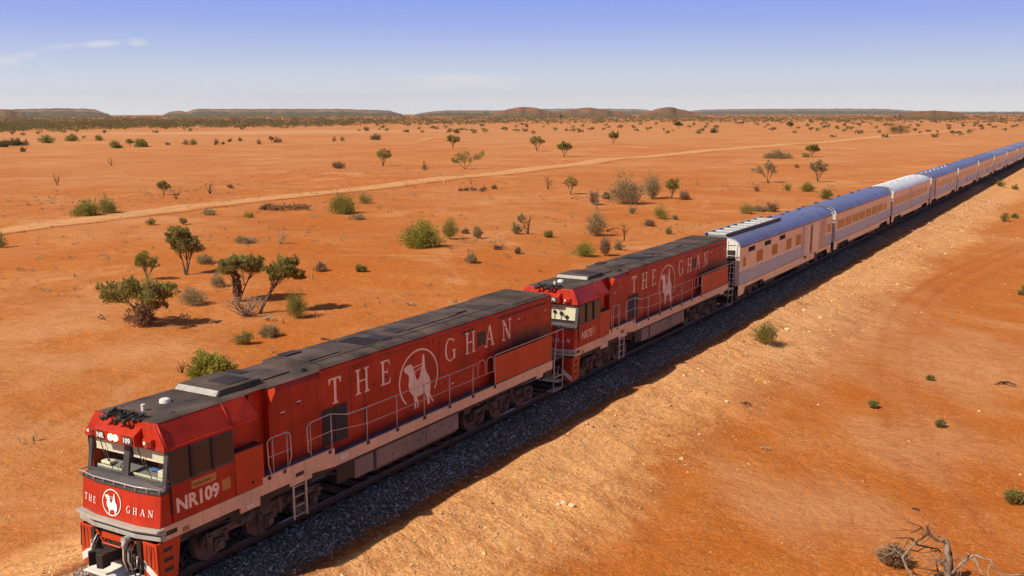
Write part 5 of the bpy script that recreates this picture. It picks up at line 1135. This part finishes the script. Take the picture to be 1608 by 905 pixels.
def brush(u, v, wpx, hpx, leaf, label, seed, n=9):
    p = at(u, v); s = m_at(p); g = np.random.default_rng(seed); VV = []
    for k in range(n):
        a = (k/(n-1)-.5)*wpx/s+g.normal()*.3; dp = g.normal()*.7; hh = hpx/s*g.uniform(.45, 1.1); V, _ = broom(g, hh*g.uniform(1.4, 2.4), hh, 330, .22, .3)
        V[:, 0] += RIGHT.x*a+_F.x*dp; V[:, 1] += RIGHT.y*a+_F.y*dp; VV.append(V)
    V = np.concatenate(VV); o = npmesh('dry_brush', V, np.arange(len(V)).reshape(-1, 4), LM[leaf]); o.location = p; tag(o, label, 'brush')
brush(447, 330, 62, 12, 'brown', 'long strip of low dry brush on the near side of the dirt road', 801)
brush(742, 300, 34, 6, 'brown', 'flat patch of dry grass on the low rise below the road in the centre', 802, 6)
DP = [
 (285, 586, 26, 20, 'char', 'reddish dead twigs just left of the large yellow green shrub beside the cab roof', 9),
 (441, 383, 30, 27, 'dead', 'bleached little dead tree with a forked white trunk in the centre left', 7),
 (277, 313, 32, 15, 'char', 'tangle of dry brush right of the small leaning mulga tree above the road', 9),
 (330, 305, 16, 21, 'char', 'bare twiggy sapling standing above the dirt road', 6),
 (90, 291, 17, 20, 'char', 'bare dead shrub shaped like a letter V on the far left plain', 6),
 (176, 260, 16, 13, 'char', 'low dark dead shrub beyond the V shaped one on the left', 6),
 (830, 368, 20, 32, 'char', 'reddish dead sapling with a pale thin top in the centre', 6),
 (860, 297, 20, 22, 'char', 'dry dark brush with one pale upright twig, left of the crooked mulga tree', 8),
 (980, 378, 16, 38, 'char', 'tall twisted dead stick behind the second engine', 3),
 (388, 497, 84, 34, 'dead', 'heap of grey dead brush at the foot of the slanting mulga tree', 34),
 (740, 290, 12, 12, 'char', 'thin dead twigs on the low rise below the road in the centre', 4),
 (1238, 249, 6, 9, 'char', 'short burnt stump behind the forked tree on the right', 3),
 (445, 509, 12, 11, 'char', 'short dark stump right of the heap of grey dead brush', 3),
 (938, 330, 14, 30, 'dead', 'few pale upright twigs left of the largest grey green shrub', 4),
]
for i, (u, v, w, h, mt, lb, n) in enumerate(DP):
    p = at(u, v); s = m_at(p); deadplant(p, w/s, h/s, lb, 'dead shrub', 'dead_shrub', 300+i, mt, n)
LG = [(160, 501, 34, 'weathered grey fallen branch below the wide double crowned mulga tree', 'dead'), (43, 322, 24, 'flat heap of pale fallen sticks above the road at the far left', 'dead'), (497, 341, 24, 'pale fallen branch right of the strip of dry brush', 'dead'), (510, 534, 24, 'dark fallen stick close to the roof of the leading engine', 'char'), (905, 313, 30, 'dark fallen log at the foot of the crooked mulga tree', 'char'), (640, 479, 30, 'pale fallen branch beside the long roof of the leading engine', 'dead'), (1580, 606, 32, 'bare forked branch lying near the right edge', 'char'), (1437, 836-35, 12, 'small curled stick above the big dead tree', 'char'), (1175, 636, 26, 'thin reddish twig lying on the gravel bank', 'char'), (420, 503, 46, 'bleached fallen trunk in the heap of grey dead brush', 'dead'), (958, 365, 36, 'thin fallen branch lying beside the see through grey shrub', 'char'), (290, 498, 34, 'thin fallen branch right of the wide double crowned mulga tree', 'char'), (1200, 705, 20, 'thin grey twig flat on the sand below the gravel bank', 'dead')]
for i, (u, v, w, lb, mt) in enumerate(LG):
    p = at(u, v); log(p, w/m_at(p), lb, 400+i, -.5, mt)
# big dead tree, bottom right
P0 = at(1487, 917); s0_ = m_at(P0)
def dpt(u, v, d=0.): q = P0+_R*((u-1487)/s0_)+Vector((0, 0, 1))*((917-v)/s0_)+Vector((_F.x, _F.y, 0))*d; return (q.x-P0.x, q.y-P0.y, q.z-P0.z)
root = empty('dead_tree', P0, 'big bleached dead tree with twisted limbs and dark root crown in the bottom right corner', 'dead tree')
def br(name, pts, r0, r1, mat='dead', ds=(0, .3)):
    b = MB(); n = len(pts); q = [dpt(p[0], p[1], ds[0]+(ds[1]-ds[0])*i/(n-1)) for i, p in enumerate(pts)]
    q = [Vector(a) for a in q]; sm_ = []
    for a, c in zip(q[:-1], q[1:]): sm_ += [a, a.lerp(c, .5)+Vector(rng.normal(size=3)*.012)]
    sm_.append(q[-1]); k = len(sm_); b.tube(sm_, [(r0+(r1-r0)*i/(k-1))*(1+.12*math.sin(i*2.3)) for i in range(k)], 8); return b.build(name, M[mat], root)
br('trunk', [(1487, 919), (1486, 890), (1485, 872), (1481, 855), (1478, 844), (1472, 842)], .12, .065, ds=(0, -.1)); br('trunk', [(1490, 919), (1492, 893), (1488, 866), (1482, 848)], .09, .05, 'char', (0, .05))
br('limb', [(1474, 843), (1460, 839), (1449, 830), (1442, 820), (1438, 812), (1438, 805)], .055, .022, ds=(-.1, -.5)); br('limb', [(1440, 820), (1431, 831), (1423, 839)], .04, .025, 'char', (-.5, -.4))
br('limb', [(1423, 839), (1412, 849), (1402, 860), (1407, 872), (1413, 880), (1418, 890), (1428, 905)], .035, .02, 'dead', (-.4, -.8)); br('limb', [(1423, 840), (1431, 846), (1447, 851), (1462, 857), (1472, 861)], .03, .02, 'char', (-.4, .1))
br('limb', [(1418, 853), (1434, 860), (1450, 858), (1466, 863)], .02, .015, 'char', (-.3, .3)); br('limb', [(1489, 905), (1500, 888), (1512, 874), (1519, 866), (1524, 864), (1535, 869), (1543, 869), (1548, 879), (1555, 888), (1566, 892), (1582, 889), (1592, 888), (1598, 890)], .045, .014, ds=(0, -.6))
br('limb', [(1520, 869), (1526, 880), (1530, 890), (1535, 895)], .035, .015, ds=(-.2, -.5)); br('limb', [(1544, 876), (1540, 888), (1539, 902)], .02, .012, ds=(-.3, -.4)); br('limb', [(1586, 889), (1596, 895), (1606, 898)], .02, .01, 'char', (-.5, -.6)); br('limb', [(1589, 889), (1597, 886)], .018, .01, 'char', (-.5, -.4))
br('twig', [(1390, 887), (1402, 888), (1414, 892), (1422, 898), (1430, 906)], .022, .018, ds=(-.9, -.6)); br('twig', [(1393, 892), (1410, 894), (1420, 900)], .018, .012, ds=(-.8, -.6)); br('twig', [(1428, 905), (1434, 896), (1441, 893), (1448, 897), (1455, 908)], .022, .02, ds=(-.7, -.5)); br('twig', [(1395, 900), (1410, 902), (1425, 907)], .018, .012, ds=(-.6, -.6))
for k in range(34):
    a = rng.uniform(0, 1); u0, v0 = [(1423, 840), (1402, 860), (1470, 860), (1480, 880), (1440, 822), (1520, 868)][k % 6]
    br('twig', [(u0, v0), (u0+rng.uniform(-26, 12), v0+rng.uniform(-4, 12)), (u0+rng.uniform(-50, 10), v0+rng.uniform(-6, 26))], .014, .005, 'dead' if k % 2 else 'char', (0, rng.uniform(-.8, .8)))
b = MB(); g_ = np.random.default_rng(5)
for k in range(26): e = Vector((g_.normal()*.35, g_.normal()*.3, abs(g_.normal())*.28)); limb(b, g_, (g_.normal()*.06, g_.normal()*.06, 0), e, .06, .015, .3, 5)
b.build('root_crown', M['char'], root)
pp = at(697, 288); b = MB(); b.cyl((0, 0, .35), 'z', .06, .8, 10); b.cyl((0, 0, .77), 'z', .075, .05, 10); o = b.build('marker_post', M['white']); o.location = pp; tag(o, 'short white marker post at the near edge of the dirt road in the centre', 'post')
# loose rocks
RK = [(885, 791, 12, 'larger pale rock, left one of three on the sand below the gravel bank'), (898, 795, 13, 'flat pale rock, middle one of three on the sand below the gravel bank'), (877, 793, 8, 'smallest of three pale rocks on the sand below the gravel bank'), (1288, 500, 7, 'pale rock on the tan bank below the first silver van'), (1141, 631, 7, 'small pale stone at the lower edge of the gravel bank'), (760, 870, 8, 'pale stone on the sand at the bottom of the photo'), (1537, 646, 5, 'white stone near the right edge of the flat'), (1602, 746, 5, 'small white stone at the right edge'), (1236, 518, 9, 'tan rock right of the spiky shrub on the bank'), (1262, 488, 7, 'tan rock uphill of the spiky shrub on the bank')]
for i, (u, v, w, lb) in enumerate(RK):
    p = at(u, v); s = w/m_at(p)/2; g = np.random.default_rng(600+i)
    b = MB(); N = 8; secs = []
    for k, (rz, zz) in enumerate(((.8, -.3), (1, .1), (.85, .5), (.4, .8))): secs.append([(s*rz*math.cos(2*PI*j/N)*g.uniform(.8, 1.15), s*rz*math.sin(2*PI*j/N)*g.uniform(.7, 1.0), s*zz*.9*g.uniform(.85, 1.1)) for j in range(N)])
    b.loft(secs); o = b.build('rock', gm_[1]); o.location = p; tag(o, lb, 'rock')
# ------------------------------------------------------------------ scattered trees of the far plain
protos = []
for k in range(7):
    g = np.random.default_rng(40+k); kd = 'tree' if k % 2 == 0 else 'bush'
    o = plant((0, 0, 0), 5.0, 3.6 if kd == 'tree' else 2.8, kd, 'far' if k % 3 else 'olive', 'x', 'tree', 'mulga_tree' if kd == 'tree' else 'desert_shrub', 700+k, px=8, detail=.45); protos.append((o, kd))
FT = [(575, 207), (706, 208), (716, 212), (745, 210), (793, 208), (826, 207), (872, 208), (900, 210), (912, 208), (928, 207), (948, 204), (975, 203), (685, 203), (700, 203), (640, 200), (1000, 206), (1160, 197), (1190, 197), (1240, 196), (1268, 198), (1290, 199), (1300, 203), (1315, 203), (1350, 200), (1376, 202), (1390, 200), (1405, 204), (1425, 204), (1440, 200), (1490, 199), (1512, 202), (1530, 199), (1540, 203), (1560, 201), (1590, 203), (1030, 198), (1060, 196), (1090, 199), (1110, 196), (820, 199), (640, 192), (100, 212), (120, 209), (245, 209), (165, 212), (60, 211), (20, 214)]
used = 0
g = np.random.default_rng(77); sp_ = [(u, v, 1) for u, v in FT]
while len(sp_) < 330:
    u = g.uniform(-120, 1720); v = 187+31*g.uniform(0, 1)**1.7
    vm = 214 if u < 140 else 205 if u < 480 else 214
    if v > vm+g.normal()*3: continue
    if 430 < u < 560 and v > 201: continue
    if u < 600 and v < 196: continue
    sp_.append((u, v, 0))
lbs = {'tree': 'small dark mulga tree scattered far out on the plain below the skyline', 'bush': 'small dark shrub scattered far out on the plain below the skyline'}
for k, (u, v, big) in enumerate(sp_):
    o, kd = protos[k % 7]; q = o if k < 7 else o.copy()
    if k >= 7: COL.objects.link(q)
    p = at(u, v); sc = (1.0 if big else g.uniform(.6, 1.15))*(1.0 if v > 200 else 1.1); q.location = p; q.scale = (sc*g.uniform(.8, 1.3), sc, sc*g.uniform(.8, 1.1)); q.rotation_euler.z = g.uniform(0, 6.28)
    tag(q, lbs[kd], 'tree' if kd == 'tree' else 'shrub', 'mulga trees scattered over the far plain' if kd == 'tree' else 'shrubs scattered over the far plain')
# little tufts: sparse litter of the plain
def tufts(name, lab_, n, seed, xr, yr, mat, sz, ex=None):
    g = np.random.default_rng(seed); x = g.uniform(*xr, n); y = g.uniform(*yr, n); k = (np.abs(x) > 6)
    dn = .5+.5*np.sin(x*.11+2*np.sin(y*.07))*np.sin(y*.13+x*.05); k &= g.uniform(0, 1, n) < dn**1.5; x, y = x[k], y[k]; z = zground(x, y); Vs = []
    for i in range(len(x)):
        m = 10; s = sz*g.uniform(.4, 1.3); P = np.array([x[i], y[i], z[i]])+g.normal(size=(m, 3))*np.array([s, s, .02])*.5
        ax = g.normal(size=(m, 3))*.6; ax[:, 2] = abs(ax[:, 2])+.5; ax /= np.linalg.norm(ax, axis=1)[:, None]; sd_ = np.cross(ax, g.normal(size=(m, 3))); sd_ /= np.linalg.norm(sd_, axis=1)[:, None]
        L = s*g.uniform(.4, 1, (m, 1)); Wd = L*.10; Vs.append(np.stack([P-sd_*Wd*.4, P+ax*L*.5-sd_*Wd, P+ax*L, P+ax*L*.5+sd_*Wd], 1).reshape(-1, 3))
    V = np.concatenate(Vs); o = npmesh(name, V, np.arange(len(V)).reshape(-1, 4), mat); tag(o, lab_, kind='stuff')
tufts('dry_litter', 'dry grass wisps and twigs strewn over the red plain behind the train', 2600, 21, (-150, -6), (0, 190), LM['brown'], .42)
tufts('dry_grass', 'sparse grey grass wisps on the red plain behind the train', 1500, 22, (-140, -6), (5, 170), LM['grey'], .5)
tufts('twig_litter', 'few dry wisps on the orange flat in front of the train', 300, 23, (7, 60), (8, 130), LM['brown'], .16)
# ------------------------------------------------------------------ the dark scrub belt on the skyline
g = np.random.default_rng(99); N = 66000
Ds = 13.4*FPX/(g.uniform(0, 1, N)**1.15*23+1.2); us = g.uniform(-330, 1930, N)
vv = 179+13.4*FPX/Ds
lim = np.interp(us, [-330, 0, 200, 480, 620, 760, 1000, 1930], [204, 204, 200, 199, 196, 195, 194, 193])
us += 0; pat = .5+.5*np.sin(us*.021+Ds*.004)*np.sin(us*.05-Ds*.0021+1)
k = (vv < lim+g.normal(size=N)*1.2) & (g.uniform(0, 1, N) < np.interp(us, [-330, 450, 700, 1930], [1, 1, .7, .5])*(.35+.65*pat)*np.clip((lim+1.5-vv)/9, .12, 1)); Ds, us = Ds[k], us[k]
dirs = np.array([rdir(u, 178)[:] for u in us]); dirs[:, 2] = 0; dirs /= np.linalg.norm(dirs, axis=1)[:, None]
X = CAM.x+dirs[:, 0]*Ds; Y = CAM.y+dirs[:, 1]*Ds
m = 13; n = len(X); s = g.uniform(1.4, 3.4, n)[:, None]*np.interp(Ds, [900, 6000], [.8, 1.5])[:, None]
P = np.stack([np.repeat(X[:, None], m, 1)+g.normal(size=(n, m))*s*.9, np.repeat(Y[:, None], m, 1)+g.normal(size=(n, m))*s*.9, -1.9+s*g.uniform(.15, 1.15, (n, m))], -1).reshape(-1, 3)
S = np.repeat(s, m, 1).reshape(-1, 1); A = g.normal(size=P.shape); A /= np.linalg.norm(A, axis=1)[:, None]; B = np.cross(A, g.normal(size=P.shape)); B /= np.linalg.norm(B, axis=1)[:, None]
L = S*g.uniform(.18, .46, S.shape); V = np.stack([P-A*L, P-B*L*.7, P+A*L, P+B*L*.7], 1).reshape(-1, 3)
o = npmesh('scrub', V, np.arange(len(V)).reshape(-1, 4), LM['far']); tag(o, 'dense belt of dark green scrub stretching along the foot of the mesas', kind='stuff')
# ------------------------------------------------------------------ haze
hz = MB(); hz.box(-17000, 9000, -2500, 18500, -60, 420); ho = hz.build('haze', []); 
hmt = bpy.data.materials.new('pale_haze'); hmt.use_nodes = True; hn = hmt.node_tree.nodes; hn.clear()
vo = hn.new('ShaderNodeVolumePrincipled'); vo.inputs['Color'].default_value = (.86, .88, .96, 1); vo.inputs['Density'].default_value = 2.2e-5; vo.inputs['Anisotropy'].default_value = .3
oo = hn.new('ShaderNodeOutputMaterial'); hmt.node_tree.links.new(vo.outputs[0], oo.inputs['Volume']); ho.data.materials.append(hmt)
ho.display_type = 'WIRE'; tag(ho, 'thin pale blue haze over the whole plain', kind='stuff')
